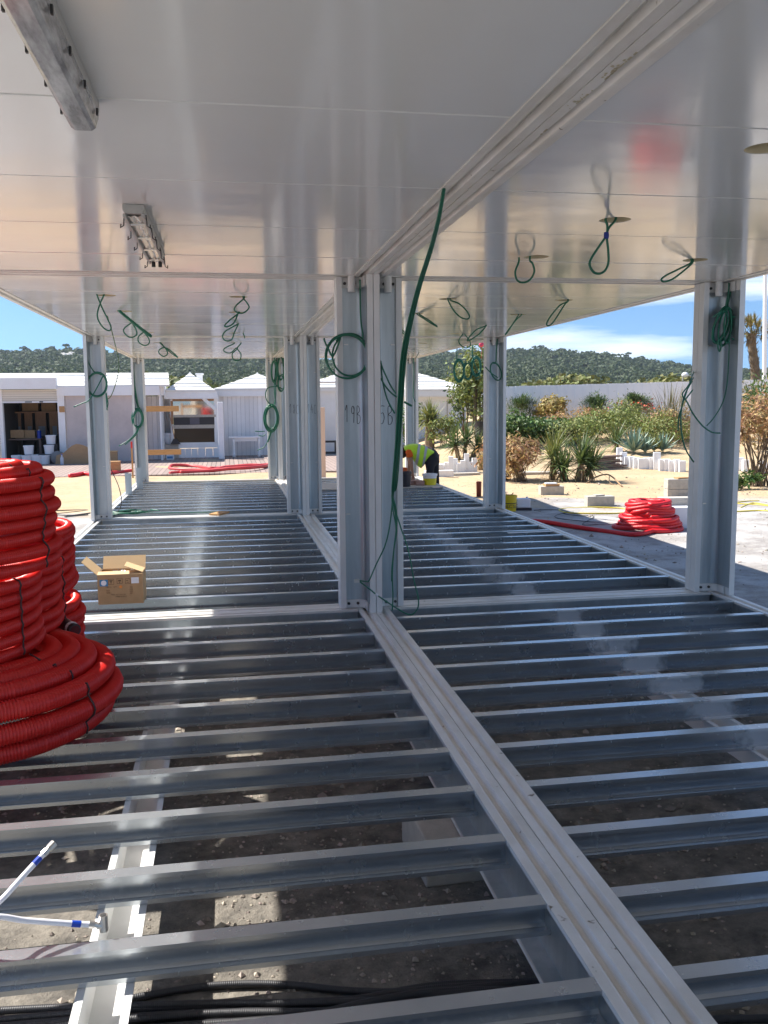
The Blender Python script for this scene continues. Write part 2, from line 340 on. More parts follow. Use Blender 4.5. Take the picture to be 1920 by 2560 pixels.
def corner_post(root, px, py, sx, sy, roof_pipe=True):
    """corner at (px,py); the open side looks towards (-sx,-sy)"""
    T = lambda P: [(px+sx*x, py+sy*y) for x, y in P]
    p = MB().prism(T(OUT), 'z', 0.001, H-.001).build('corner_post', white, root)
    MB().sheet(T(INN), 'z', .062, H-.075).build('web_lining', galv, p, smooth=True)
    bp_ = T([(-.052, -.2), (-.052, -.094), (-.094, -.052), (-.197, -.052), (-.197, -.058), (-.098, -.058), (-.058, -.098), (-.058, -.2)])
    MB().prism(bp_, 'z', .002, .062).build('end_bracket', white, p); MB().prism(bp_, 'z', H-.075, H-.002).build('end_bracket', white, p)
    for (bx, by) in ((-.18, -.062), (-.11, -.062)):
        for z in (.035, H-.045):
            m = MB(); c = T([(bx, by)])[0]
            m.tube([(c[0], c[1]+sy*.006, z), (c[0], c[1]-sy*.006, z)], .011, 8); m.build('bolt', dark, p)
    m = MB(); c = T([(-.135, -.105)])[0]
    m.tube([(c[0], c[1], H+.02), (c[0], c[1], H-.11)], .028, 14); m.build('drain_spout', white, p, smooth=True, angle=R(40))
    m = MB(); c = T([(-.19, -.056)])[0]       # small tie lug half way down
    for z in (.72, 1.98): m.box(min(c[0], c[0]+sx*.03), max(c[0], c[0]+sx*.03), min(c[1], c[1]-sy*.012), max(c[1], c[1]-sy*.012), z, z+.008)
    m.build('tie_lug', steel, p)
    return p
def cut_panel(x0, x1, y0, y1, z0, z1, holes):
    """one ceiling sheet with chamfered long edges; round cut-outs are real holes"""
    c = .006; m = MB()
    m.prism([(y0+.003, z0+c), (y0+c+.003, z0), (y1-c-.003, z0), (y1-.003, z0+c), (y1-.003, z1), (y0+.003, z1)], 'x', x0, x1)
    if not holes: return m
    o = m.build('tmp', None)
    for (hx, hy) in holes:
        k = MB().lathe([(.08, z0-.05), (.08, z1+.05)], (hx, hy, 0), 28).build('cut', None)
        b = o.modifiers.new('b', 'BOOLEAN'); b.object = k; b.operation = 'DIFFERENCE'; b.solver = 'EXACT'
    dg = bpy.context.evaluated_depsgraph_get(); dg.update()
    me = bpy.data.meshes.new_from_object(o.evaluated_get(dg))
    n = MB(); L = np.array(o.location); n.add([np.array(v.co)+L for v in me.vertices], [tuple(p.vertices) for p in me.polygons])
    for x in [b.object for b in o.modifiers]: bpy.data.objects.remove(x)
    bpy.data.objects.remove(o); return n
def module(name, label, sx, y0, joists, seams, holes, jm, inner_near=True):
    y1 = y0+LEN; xi = sorted((sx*.002, sx*(W+.0)))
    root = thing(name, label, 'building module', (sx*W/2, (y0+y1)/2, -.204), 'steel building modules on the site')
    fl = lambda P, s, o: [(o+s*x, z) for x, z in P]
    # long beams
    for (s_, o_) in ((sx, 0), (-sx, sx*(W+.002))):
        fb = MB().prism(fl(PROFT, s_, o_), 'y', y0+.002, y1-.002).build('floor_beam', beam, root)
        MB().prism(fl(PROFW, s_, o_), 'y', y0+.003, y1-.003).build('beam_web', galv, fb); MB().prism(fl(PROFE, s_, o_), 'y', y0+.21, y1-.21).build('flange_edge_glint', white, fb)  # bottom flange tip coloured white for the light its edge catches
    MB().prism([(x, H+z) for x, z in fl(PROFU, sx, 0)], 'y', y0+.002, y1-.002).build('roof_beam', beam, root)
    MB().prism([(x, H+z) for x, z in fl(PROFU, -sx, sx*(W+.002))], 'y', y0+.002, y1-.002).build('roof_beam', beam, root)
    a, b = sorted((sx*.1165, sx*(W-.1145)))
    for (yy, s) in ((y0, 1), (y1, -1)):
        cb = MB().prism([(yy+s*p, q-.0015) for p, q in PROFT], 'x', a, b).build('cross_beam', beam, root)
        MB().prism([(yy+s*p, q-.0015) for p, q in PROFW], 'x', a+.001, b-.001).build('beam_web', galv, cb)
        MB().prism([(yy+s*p, H+q+.0015) for p, q in PROFU], 'x', a+sx*0+.003, b-.003).build('roof_cross_beam', beam, root)
    # joists: lipped C section open towards -y
    t = .003; h = .105; d = .058
    for jy in joists:
        jy += random.uniform(-.004, .004)
        c = [(jy, -.003), (jy, -.003-h), (jy-d, -.003-h), (jy-d, -.003-h+.016), (jy-d+t, -.003-h+.016), (jy-d+t, -.003-h+t), (jy-.012, -.003-h+t), (jy-t, -.003-h+.012),
             (jy-t, -.003-.012), (jy-.012, -.003-t), (jy-d+t, -.003-t), (jy-d+t, -.003-.014), (jy-d, -.003-.014), (jy-d, -.003)]
        MB().prism(c, 'x', a-.016, b+.016).build('joist', jm, root)
    # channel carrying the joists at mid span
    cx = sx*W/2; zt = -.112
    ch = [(cx-.08, zt), (cx-.056, zt), (cx-.052, zt-.10), (cx+.052, zt-.10), (cx+.056, zt), (cx+.08, zt), (cx+.08, zt-.006), (cx+.061, zt-.006), (cx+.056, zt-.106), (cx-.056, zt-.106), (cx-.061, zt-.006), (cx-.08, zt-.006)]
    MB().prism(ch, 'y', y0+.17, y1-.17).build('support_channel', white, root)
    # ceiling sheets and roof
    ys = [y0+.1195]+seams+[y1-.1195]
    for i in range(len(ys)-1):
        hs = [(x, y) for x, y in holes if ys[i]+.09 < y < ys[i+1]-.09]
        dz = random.uniform(-.0015, .0015)
        o = cut_panel(a+.003, b-.003, ys[i], ys[i+1], H+.006+dz, H+.066, hs).build('ceiling_panel', ceilm, root)
        for (x, y) in hs:
            m = MB(); m.lathe([(.079, H+.0075), (.079, H+.06), (.0, H+.06)], (x, y, 0), 28, caps=False)
            m.build('light_cutout', foam, o, smooth=True, angle=R(40))
    MB().box(min(sx*.002, sx*W), max(sx*.002, sx*W), y0+.002, y1-.002, TOP+.001, TOP+.02).build('roof_sheet', white, root)
    # posts
    for (x, s1) in ((sx*.0, sx*-1), (sx*(W+.002), sx)):
        corner_post(root, x, y1, s1, 1)
        if inner_near or x != 0: corner_post(root, x, y0, s1, -1)
    return root
HX = (.93, 2.03)
h1 = [1.3, 2.65, 3.97, 5.4]
def grid(sx, ys): return [(sx*x, y) for x in HX for y in ys]
j0 = [-.396-.4215*i for i in range(13)]; j1 = [.65+.4325*i for i in range(12)]
s0 = [-.9, -1.86, -2.83, -3.83, -4.81][::-1]; s1 = [1.02, 2.02, 3.02, 4.02, 5.02]
mod_l0 = module('steel_module', 'open steel module bay in the near left, with two lamps and red coils', -1, -LEN, j0, s0, [], joistm, False)
mod_r0 = module('steel_module', 'open steel module bay in the near right, with white zinc spray on its joists', 1, -LEN, j0, s0, grid(1, [-1.08, -2.28, -3.61, -4.85]), joistsp, False)
mod_l1 = module('steel_module', 'middle steel module bay on the left, with the cardboard box on its joists', -1, 0, j1, s1, grid(-1, h1), joistm)
mod_r1 = module('steel_module', 'middle steel module bay on the right, beside the red hose pile', 1, 0, j1, s1, grid(1, h1), joistsp)
mod_l2 = copy_tree(mod_l1); mod_l2.location.y += LEN; mod_l2['label'] = 'farthest left steel module bay, ending before the sand and deck'
mod_r2 = copy_tree(mod_r1); mod_r2.location.y += LEN; mod_r2['label'] = 'farthest right steel module bay, where the worker leans over'

mod_lb = copy_tree(mod_l0); mod_rb = copy_tree(mod_r0)  # unseen bays behind the camera, added to shade the foreground
for mm_ in (mod_lb, mod_rb):
    for o in list(mm_.children):
        if o.name.startswith('corner_post'):
            v = np.array([np.array(q.co) for q in o.data.vertices])+np.array(mm_.location)
            if abs(v[:, 0]).min() < .1:
                for ch in list(o.children): bpy.data.objects.remove(ch)
                bpy.data.objects.remove(o)
mod_lb.location.y -= LEN; mod_lb['label'] = 'unseen left steel module bay over the photographer, added to shade the near floor'
mod_rb.location.y -= LEN; mod_rb['label'] = 'unseen right steel module bay beside the photographer, added to shade the near floor'
# handwriting on the webs of four posts
GLY = {'1': [[(0, .7), (.35, 1), (.35, 0)]], '9': [[(.75, .75), (.5, 1), (.15, .85), (.2, .6), (.55, .55), (.75, .75), (.7, .95)], [(.72, .78), (.62, 0)]],
       'B': [[(.15, 0), (.15, 1), (.6, .95), (.7, .75), (.2, .55), (.75, .45), (.8, .15), (.5, 0), (.15, 0)]], '5': [[(.8, 1), (.2, 1), (.15, .6), (.55, .62), (.75, .35), (.5, .03), (.1, 0)]],
       '4': [[(.5, 1), (.1, .4), (.8, .42)], [(.6, .75), (.6, 0)]], 'C': [[(.8, .9), (.45, 1), (.12, .6), (.2, .15), (.5, 0), (.8, .12)]], '8': [[(.5, 1), (.2, .8), (.6, .4), (.5, .02), (.2, .15), (.6, .7), (.5, 1)]]}
def write(text, x0, y, z0, w, h, post, r=.0024):
    m = MB()
    for i, ch in enumerate(text):
        for st in GLY[ch]:
            pts = []
            for q in spline([(p_[0], p_[1], 0) for p_ in st], 4):
                x = x0+(i+q[0]*.78)*w/len(text); d_ = .096-abs(x); pts.append((x, y if d_ <= 0 else y-.05+math.sqrt(max(0, .05**2-min(d_, .047)**2)), z0+q[1]*h-i*.006))
            m.tube(pts, r, 5)
    m.build('handwritten_mark', marker, post)
def find_post(root, x, y):      # the post whose corner is nearest
    best = None
    for o in root.children:
        if o.name.startswith('corner_post'):
            v = np.array([np.array(q.co) for q in o.data.vertices])+np.array(root.location)
            c = v.mean(0); d = abs(c[0]-x)+abs(c[1]-y)
            if best is None or d < best[0]: best = (d, o)
    return best[1]
write('19B', -.185, -.0500, 1.415, .125, .125, find_post(mod_l0, -.1, -.1))
write('5B', .075, -.0500, 1.40, .115, .13, find_post(mod_r0, .1, -.1))
write('18C', -.185, LEN-.0500, 1.42, .13, .125, find_post(mod_l1, -.1, LEN-.1), .0022)
write('14C', .065, LEN-.0500, 1.42, .13, .125, find_post(mod_r1, .1, LEN-.1), .0022)

# ------------------------------------------------------------------ ceiling lamps
def batten(c, length, label, clips, open_tray):
    x, y, z = c
    t = thing('ceiling_lamp', label, 'lamp', (x, y, z), 'ceiling lamps of the near left bay')
    zc = H+.004
    m = MB(); w = .048
    m.prism([(x-w, zc), (x+w, zc), (x+w, zc-.025), (x+w-.012, zc-.040), (x-w+.012, zc-.040), (x-w, zc-.025)], 'y', y-length/2, y+length/2)
    m.build('housing', lampm, t)
    m = MB()
    if open_tray:
        m.sheet([(x-.034, zc-.042), (x-.016, zc-.050), (x, zc-.043), (x+.016, zc-.050), (x+.034, zc-.042)], 'y', y-length/2+.03, y+length/2-.05)
        m.build('reflector_tray', lampin, t)
        m = MB()
        for s in (-1, 1): m.box(min(x+s*.035, x+s*.048), max(x+s*.035, x+s*.048), y-length/2, y+length/2, zc-.056, zc-.041)
        m.build('tray_rim', lampm, t)
        for i in range(4):
            yy = y-length/2+.2+i*(length-.35)/3
            MB().box(x-.0345, x+.0345, yy-.02, yy+.02, zc-.055, zc-.051).build('cross_strip', lampin, t)
        for s in (-1, 1):
            m = MB(); m.tube([(x+s*.02, y+length/2-.02, zc-.045), (x+s*.02, y+length/2-.02, zc-.075)], .012, 10); m.build('lamp_holder', dark, t)
    else:
        pr = [(x-.046, zc-.028), (x-.046, zc-.050), (x-.036, zc-.078), (x-.024, zc-.086), (x+.024, zc-.086), (x+.036, zc-.078), (x+.046, zc-.050), (x+.046, zc-.028)]
        m.prism(pr, 'y', y-length/2+.012, y+length/2-.012); m.build('cover', poly, t)
    for i in range(clips):
        for s in (-1, 1):
            yy = y-length/2+.08+i*(length-.16)/(clips-1); m = MB()
            if open_tray:
                m.tube([(x+s*.050, yy, zc-.03), (x+s*.053, yy, zc-.08), (x+s*.068, yy, zc-.09), (x+s*.067, yy+.015, zc-.072)], .003, 6)
            else:
                m.box(min(x+s*.048, x+s*.054), max(x+s*.048, x+s*.054), yy-.006, yy+.006, zc-.06, zc-.04)
            m.build('clip', dark, t)
    return t
batten((-1.462, -4.46, H-.11), 1.35, 'long closed strip lamp under the near left ceiling', 6, False)
batten((-1.455, -1.62, H-.08), 1.45, 'strip lamp with its cover missing and side clips open', 5, True)

# speckled glue left on the underside of the seam beams
rbm = [o for o in mod_r0.children if o.name.startswith('roof_beam')][0]
m = MB()
for (sx_, sy_, n_) in ((1452, 249, 26), (1550, 174, 46), (1395, 330, 8)):
    q = atz(sx_/1.15732, sy_/1.15732, H-.0004)
    for i in range(n_):
        x, y, r_ = min(.036, max(.005, q[0]+random.gauss(0, .012))), q[1]+random.gauss(0, .045), random.uniform(.0012, .0035)
        m.box(x-r_, x+r_, y-r_*1.6, y+r_*1.6, H-.0012, H-.0001)
m.build('glue_residue', mat('glue_residue', (.50, .45, .32), .7), rbm)
# ------------------------------------------------------------------ corrugated conduit coils on the joists
def ribbed(path, r, pitch, n=14, depth=.24):
    P = resample(path, pitch/3); k = np.arange(len(P)) % 3
    return P, r*np.where(k == 0, 1.0, np.where(k == 1, 1-depth*.25, 1-depth))
def helix(c, rings, a0=0.0, wob=.006, per=40):
    """rings: list of (radius, z); the conduit spirals through them"""
    pts = []; n = len(rings)
    for i in range(n):
        r0, z0 = rings[i]; r1, z1 = rings[min(i+1, n-1)]
        for k in range(per):
            t = k/per; s = 0 if t < .8 else (t-.8)/.2; s = s*s*(3-2*s)
            a = a0+2*PI*t; r = r0+(r1-r0)*s+wob*math.sin(3*a+i*1.7)+wob*.6*math.sin(5*a+i*2.9); z = z0+(z1-z0)*s+wob*.5*math.sin(2*a+i)
            pts.append((c[0]+r*math.cos(a), c[1]+r*math.sin(a), c[2]+z))
    return pts
def coil(label, c, rings, tr, pitch, straps, a0, material=None, extra=None, end=False):
    t = thing('conduit_coil', label, 'conduit coil', (c[0], c[1], 0), 'red conduit coils piled on the joists')
    path = helix((c[0], c[1], 0), rings, a0)
    if extra: path = path+extra
    P, rr = ribbed(path, tr, pitch)
    MB().tube(P, rr, 14).build('conduit', material or redp, t, smooth=True, fix=False)
    zs = [z for r, z in rings]
    for a in straps:
        # strap drawn over the outside of the rings
        pts = []
        for r, z in sorted(rings, key=lambda q: q[1]):
            for e in ((-.6, 0, .6)):
                pts.append((c[0]+(r+(tr+.006)*math.cos(e)-.0*e)*math.cos(a), c[1]+(r+(tr+.006)*math.cos(e))*math.sin(a), z+(tr)*math.sin(e)))
        r, z = max(rings, key=lambda q: q[1]); pts.append((c[0]+(r-tr*.3)*math.cos(a), c[1]+(r-tr*.3)*math.sin(a), z+tr+.004))
        q = [np.array(p) for p in pts]
        MB().tube(q, .0045, 5).build('strap', strap, t, smooth=True)
    return t
cc = (-2.37, -2.17)
coil('bottom coil of thick red corrugated conduit, wide and flattened, on the joists', cc,
     [(.655, .050), (.700, .145), (.672, .240), (.585, .292), (.50, .318), (.415, .330)], .049, .0148, [R(-28), R(-75), R(150)], R(160))
coil('thin red conduit coil resting on the wide bottom coil, under the top coil', (-2.60, -2.12),
     [(.565, .395+.064*i) for i in range(6)], .033, .0110, [R(-22), R(-80)], R(120))
coil('second thin red conduit coil squeezed behind the one under the top coil', (-2.50, -1.70),
     [(.49+.008*(i % 2), .385+.064*i) for i in range(6)], .033, .0110, [R(10)], R(60))
coil('topmost red conduit coil with sunlit loose turns on top', (-2.49, -2.02),
     [(.535+.014*math.sin(i*2.1), .790+.0668*i) for i in range(7)]+[(.47, 1.235), (.38, 1.250), (.30, 1.235)], .034, .0110, [R(-18), R(-70), R(60)], R(200))
coil('lower rear red conduit coil with an open black tube end', (-2.44, -1.22),
     [(.47+.008*math.sin(i*3), .032+.0595*i) for i in range(7)], .030, .0105, [], R(80))
coil('upper rear red conduit coil standing behind the top coil', (-2.43, -1.25),
     [(.43+.01*math.sin(i*2.2), .478+.0595*i) for i in range(7)], .030, .0105, [R(-40)], R(30))
e0 = aty(155, 1357, -1.62)
t = thing('conduit_end', 'open black tube end with grey tape below the rear coils', 'tube end', (e0[0], e0[1], e0[2]-.03))
m = MB(); d = np.array([.55, -.8, -.1]); d /= np.linalg.norm(d)
m.tube([e0-d*.35, e0-d*.02, e0+d*.04], [.034, .034, .036], 14); m.build('tube', blackp, t, smooth=True, angle=R(40))
MB().tube([e0+d*.0405, e0+d*.042], .027, 14).build('tube_mouth', mat('tube_inside', (.10, .004, .006), .6), t)
MB().tube([e0-d*.01, e0+d*.012], .0375, 14).build('grey_tape', pwhite, t)

# ------------------------------------------------------------------ cardboard box with fittings
bl = atz(213, 1306, .0); br = atz(310, 1303, .0)
bw = br[0]-bl[0]; bx, by = bl[0], (bl[1]+br[1])/2; bd = .27; bh = .235
t = thing('cardboard_box', 'open brown cardboard box with stickers, full of metal fittings', 'box', (bx+bw/2, by+bd/2, 0))
th = .006
m = MB(); m.box(bx, bx+bw, by, by+th, 0, bh); m.box(bx, bx+bw, by+bd-th, by+bd, 0, bh); m.box(bx, bx+th, by+th, by+bd-th, 0, bh); m.box(bx+bw-th, bx+bw, by+th, by+bd-th, 0, bh); m.box(bx+th, bx+bw-th, by+th, by+bd-th, 0.001, .006)
m.build('carton', card, t)
def flap(p0, p1, out, L, parent, name='flap', mm=cardin):
    p0, p1, out = np.array(p0), np.array(p1), np.array(out); out = out/np.linalg.norm(out)
    n = np.cross(p1-p0, out); n /= np.linalg.norm(n)
    MB().obox((p0+p1)/2+out*L/2, (p1-p0)/2, out*L/2, n*.002).build(name, mm, parent)
flap((bx, by, bh+.001), (bx+bw, by, bh+.001), (0, .95, .12), .085, t)            # front flap folded in
flap((bx-.002, by, bh+.003), (bx-.002, by+bd, bh+.003), (-.75, .15, .66), .155, t)   # left flap up and out
flap((bx+.01, by+bd+.002, bh+.002), (bx+bw, by+bd+.002, bh+.002), (0, .6, .8), .115, t)   # back flap
flap((bx+bw, by+.01, bh+.012), (bx+bw, by+bd*.75, bh+.012), (-.93, .1, .34), .15, t) # right flap lying over
m = MB(); m.box(bx+th, bx+bw-th, by+th, by+bd-th, bh-.06, bh-.055); m.build('packing', cardin, t)
fit = MB()
for i in range(34):
    c = (bx+.11+random.random()*(bw-.19), by+.07+random.random()*(bd-.12), bh-.045+random.random()*.045)
    a = np.array([random.gauss(0, 1) for _ in range(3)]); a /= np.linalg.norm(a); b = np.cross(a, [0.3, .5, 1]); b /= np.linalg.norm(b); n = np.cross(a, b)
    fit.obox(c, a*.026, b*.012, n*.002); fit.obox(np.array(c)+n*.01+a*.024, n*.012, b*.012, a*.002)
fit.build('fittings', steel, t)
fy = by-.0012
def sticker(name, x, z, w, h, mm, dy=0):
    return MB().box(bx+x*bw-w/2, bx+x*bw+w/2, fy-.001-dy, fy+.001-dy, z-h/2, z+h/2).build(name, mm, t)
s = sticker('blue_sticker', .14, bh-.063, .062, .052, bluest); m = MB(); m.tube([(bx+.14*bw, fy-.0013, bh-.063), (bx+.14*bw, fy-.0022, bh-.063)], .021, 18); m.build('round_seal', whitest, s)
sticker('white_label', .83, bh-.05, .058, .048, whitest)
m = MB(); m.tube([(bx+.51*bw, fy+.0005, bh-.098), (bx+.51*bw, fy-.001, bh-.098)], .0125, 16); m.build('orange_dot', orangest, t)
pr = MB()
def rect(x, z, w, h): pr.box(bx+x*bw-w/2, bx+x*bw+w/2, fy, fy+.0008, z-h/2, z+h/2)
def ring(x, z, w, h, k=.003):
    rect(x, z+h/2, w, k); rect(x, z-h/2, w, k); rect(x-w/2/bw, z, k, h); rect(x+w/2/bw, z, k, h)
ring(.30, bh-.055, .042, .042); ring(.49, bh-.05, .04, .042); ring(.67, bh-.055, .036, .040)
rect(.30, bh-.047, .026, .008); rect(.30, bh-.056, .012, .008); rect(.30, bh-.066, .004, .012); rect(.49, bh-.048, .022, .012); rect(.49, bh-.062, .006, .01); rect(.655, bh-.05, .014, .006); rect(.67, bh-.064, .02, .004)
pr.build('shipping_symbols', ink, t)
def txt(s, x, z, size, parent, mm, y=None, name='print', rot=None, ext=.0004):
    cu = bpy.data.curves.new(name, 'FONT'); cu.body = s; cu.size = size; cu.align_x = 'CENTER'; cu.extrude = ext
    o = bpy.data.objects.new(name, cu); COL.objects.link(o)
    me = bpy.data.meshes.new_from_object(o.evaluated_get(bpy.context.evaluated_depsgraph_get())); bpy.data.objects.remove(o); bpy.data.curves.remove(cu)
    o = bpy.data.objects.new(name, me); COL.objects.link(o); me.materials.append(mm); o.parent = parent
    r0 = rootloc(parent); o.location = Vector((x-r0[0], (fy if y is None else y)-.0008-r0[1], z-r0[2])); o.rotation_euler = rot or (PI/2, 0, 0)
    return o
for i, (s1_, x) in enumerate((('ITEM N', .24), ('QTY', .39), ('N.W', .23), ('G.W', .23))):
    txt(s1_, bx+x*bw, bh-(.102, .102, .130, .147)[i], .014, t, ink, name='printed_line')
for i, s1_ in enumerate(('PCS', 'KGS', 'KGS', 'CM')): txt(s1_, bx+.74*bw, bh-.108-.0165*i, .014, t, ink, name='printed_line')
txt('MEAS. 40 X 30 X 24', bx+.45*bw, bh-.163, .013, t, ink, name='printed_line')
txt('MADE IN P.R.C', bx+.51*bw, bh-.180, .013, t, ink, name='printed_line')

# ------------------------------------------------------------------ small things on the joists
p = atz(474, 1110, .005)
o = MB().rbox((p[0], p[1], .002), .16, .30, .022, R(-28)).build('plank_offcut', wood); tag(o, 'short timber offcut lying across the far cross beam', 'plank')
# white pipes with blue clips standing at the near left edge
def pipe(name, label, pts, clip_t, elbow):
    P = spline(pts, 8); t = thing(name, label, 'pipe', P[0], 'white water pipes at the near left')
    MB().tube(P, .0085, 12).build('pipe', wpipe, t, smooth=True, angle=R(40))
    i = int(clip_t*(len(P)-1)); d = P[i+1]-P[i]; d /= np.linalg.norm(d)
    MB().tube([P[i]-d*.013, P[i]+d*.013], .0094, 12).build('blue_clip', bluec, t)
    d = P[-1]-P[-2]; d /= np.linalg.norm(d); e = P[-1]
    f = MB().tube([e-d*.012, e+d*.004], .0108, 6); f.tube([e+d*.004, e+d*.012], .0085, 10); f.tube([e+d*.012, e+d*.034], .0122, 12); f.build('brass_fitting', steel, t)
    if elbow:
        MB().tube([e+d*.03+np.array([0, 0, -.018]), e+d*.03+np.array([0, 0, .032])], .0128, 12).build('elbow', steel, t)
        MB().tube([e+d*.03+np.array([0, 0, .0322]), e+d*.03+np.array([0, 0, .0335])], .009, 12).build('elbow_mouth', dark, t)
    return t
SP = 560/1659
def cp(cx, cy): return (cx*SP/1.15732, (2050+cy*SP)/1.15732)
a = aty(*cp(340, 235), -4.02); b = aty(*cp(240, 340), -4.06); c = aty(*cp(60, 540), -4.14); d = aty(*cp(-90, 720), -4.2)
pipe('water_pipe', 'white water pipe slanting up to a bare metal union', [d+np.array([-.1, 0, -.2]), d, c, b, a], .83, False)
a = aty(*cp(690, 775), -4.16); b = aty(*cp(535, 768), -4.17); c = aty(*cp(200, 745), -4.2); d = aty(*cp(-120, 725), -4.24)
pipe('water_pipe', 'white water pipe lying level, ending in a metal elbow', [d+np.array([-.2, 0, -.05]), d, c, b, a], .80, True)
# upright steel profiles standing on the far left edge beam
for k, (x0, y0_, x1, y1_, lb) in enumerate(((279, 1068, 280, 1022, 'shorter'), (303, 1056, 305, 1010, 'taller'))):
    b = atz(x0, y0_, 0); tp = aty(x1, y1_, b[1]); m = MB(); s = .055
    m.prism([(b[0]-s, b[1]-.04), (b[0]+s, b[1]-.04), (b[0]+s, b[1]-.035), (b[0]-s+.005, b[1]-.035), (b[0]-s+.005, b[1]+.04), (b[0]-s, b[1]+.04)], 'z', 0, tp[2])
    o = m.build('steel_profile', galv); tag(o, f'{lb} grey steel angle standing upright on the far left beam', 'steel profile')
p = atz(1145, 1150, .0); o = MB().rbox((p[0], p[1], .001), .55, .05, .006, R(2)).build('plastic_strip', pwhite); tag(o, 'thin white strip lying across the right edge beam', 'strip')

# ------------------------------------------------------------------ green cables
def crop(ox, oy, s): return lambda x, y: ((ox+x*s)/1.15732, (oy+y*s)/1.15732)
cA = crop(960, 480, .28933); cB = crop(1440, 480, .28933); cL = crop(200, 700, .28933); c7 = crop(160, 780, .15672); c3 = crop(0, 860, .217)
c4 = crop(360, 860, .217); cR = crop(1600, 780, .21695); c1 = crop(820, 1200, .18083); c6 = crop(640, 640, .30139); c8 = crop(760, 860, .18083)
def px(f, pts, Y):
    out = []
    for q in pts: out.append(aty(*f(q[0], q[1]), q[2] if len(q) > 2 else Y))
    return out
def cable(label, f, pts, Y, r=.005, m=None, top=None, group=None, name='cable_loop', cat='cable', wob=0):
    P = px(f, pts, Y)
    if top: P = [np.array(P[0])+np.array([0, 0, top])]+P+([np.array(P[-1])+np.array([0, 0, top])] if name == 'cable_loop' else [])
    o = MB().tube(spline(P, 8), r, 7).build(name, m or green, None, smooth=True)
    return tag(o, label, cat, group)
GL = 'green cable loops hanging from ceiling holes'
cable('large green cable loop tied with blue tape under the near right ceiling', cB, [(255, 245), (270, 290), (262, 375), (200, 470), (135, 570), (118, 630), (150, 690), (200, 705), (250, 680), (280, 610), (278, 500), (266, 378), (285, 310), (340, 245)], -2.273, .0065, top=.03, group=GL)
q = aty(*cB(262, 376), -2.276); o = MB().lathe([(.0125, -.016), (.0135, 0), (.0125, .016)], q, 12).build('tape_wrap', bluetape); tag(o, 'blue tape wrapped round the large green cable loop', 'tape')
cable('round green cable loop near the central beam, like a hoop', cA, [(1165, 605), (1135, 690), (1150, 760), (1200, 782), (1260, 760), (1298, 690), (1285, 620), (1262, 595)], -1.10, .0065, top=.03, group=GL)
cable('green cable loop hanging sideways beside the near right post', cB, [(990, 614), (880, 670), (780, 720), (738, 755), (760, 775), (830, 755), (920, 690), (1005, 614)], -1.04, .0065, top=.03, group=GL)
cable('drooping green loop right behind the thick central cable bundle', cA, [(555, 935), (600, 1020), (660, 1080), (720, 1098), (738, 1070), (700, 1010), (640, 960), (575, 935)], 1.33, .007, top=.03, group=GL)
cable('narrow green cable loop close to the sky edge of the right ceiling', cA, [(1585, 945), (1520, 980), (1450, 1060), (1408, 1130), (1415, 1155), (1450, 1140), (1500, 1070), (1560, 975), (1590, 945)], 1.30, .007, top=.03, group=GL)
cable('flat doubled green cable loop showing right of the central bundle', cA, [(290, 1058), (350, 1098), (420, 1142), (460, 1163), (400, 1115), (310, 1058)], 2.66, .007, top=.02, group=GL)
cable('doubled green cable end crossing left of the second right post', cA, [(1185, 1065), (1130, 1120), (1050, 1228), (1075, 1200), (1160, 1065)], 2.64, .007, top=.02, group=GL)
cable('green cable stub barely showing beside the central bundle', cA, [(120, 1160), (150, 1185), (190, 1225), (180, 1230), (130, 1185)], 3.97, .007, top=.02, group=GL)
cable('long green loop touching the second right post top', cA, [(875, 1158), (800, 1190), (740, 1250), (720, 1285), (760, 1270), (830, 1220), (882, 1158)], 3.96, .008, top=.02, group=GL)
cable('small round green loop above the two hanging coils', cA, [(680, 1228), (648, 1280), (660, 1320), (710, 1348), (745, 1325), (740, 1285), (700, 1232)], 5.38, .008, top=.02, group=GL)
cable('green cable with crossing strands below the outermost left ceiling hole', cL, [(145, 122), (170, 190), (200, 260), (240, 340), (268, 410), (250, 438), (200, 410), (160, 350), (150, 290), (175, 200), (208, 127)], 1.22, .0065, top=.03, group=GL)
cable('thick dark cable pair sticking out stiffly from the left ceiling', cL, [(340, 262), (450, 355), (530, 418), (608, 478), (600, 482), (520, 420), (440, 355), (335, 265)], 2.55, .011, top=.02, group=GL)
cable('round green loop with a blue tie beside the stiff dark cable', cL, [(455, 362), (390, 410), (378, 445), (410, 485), (450, 495), (490, 470), (480, 420), (448, 362)], 4.02, .008, top=.02, group=GL)
cable('round green loop at the end of the stiff dark cable', cL, [(552, 447), (505, 490), (510, 540), (560, 565), (598, 545), (590, 500), (548, 447)], 5.40, .008, top=.02, group=GL)
cable('tangled green loops low under the farthest left ceiling', cL, [(690, 542), (740, 590), (800, 640), (845, 668), (790, 615), (735, 585), (690, 600), (682, 630), (720, 660), (755, 640), (745, 600), (700, 546)], 7.36, .009, top=.02, group=GL)
cable('upper green loop of the stacked row in the left bay, knotted at its hole', cL, [(1418, 157), (1350, 220), (1335, 260), (1370, 285), (1420, 280), (1460, 240), (1445, 200), (1412, 157)], 1.29, .0065, top=.03, group=GL)
cable('slanted green loop directly below the knotted loop of the left bay', cL, [(1372, 286), (1290, 350), (1250, 395), (1275, 402), (1330, 370), (1366, 286)], 2.66, .0075, top=.02, group=GL)
cable('third green loop of the left bay row, swinging to the left', cL, [(1362, 381), (1260, 440), (1232, 490), (1260, 525), (1310, 515), (1335, 450), (1368, 381)], 3.98, .008, top=.02, group=GL)
cable('bent green cable end like a hook beside the left bay row', cL, [(1420, 400), (1408, 445), (1418, 480), (1425, 505)], 5.38, .008, top=.12, group=GL, name='cable_end')
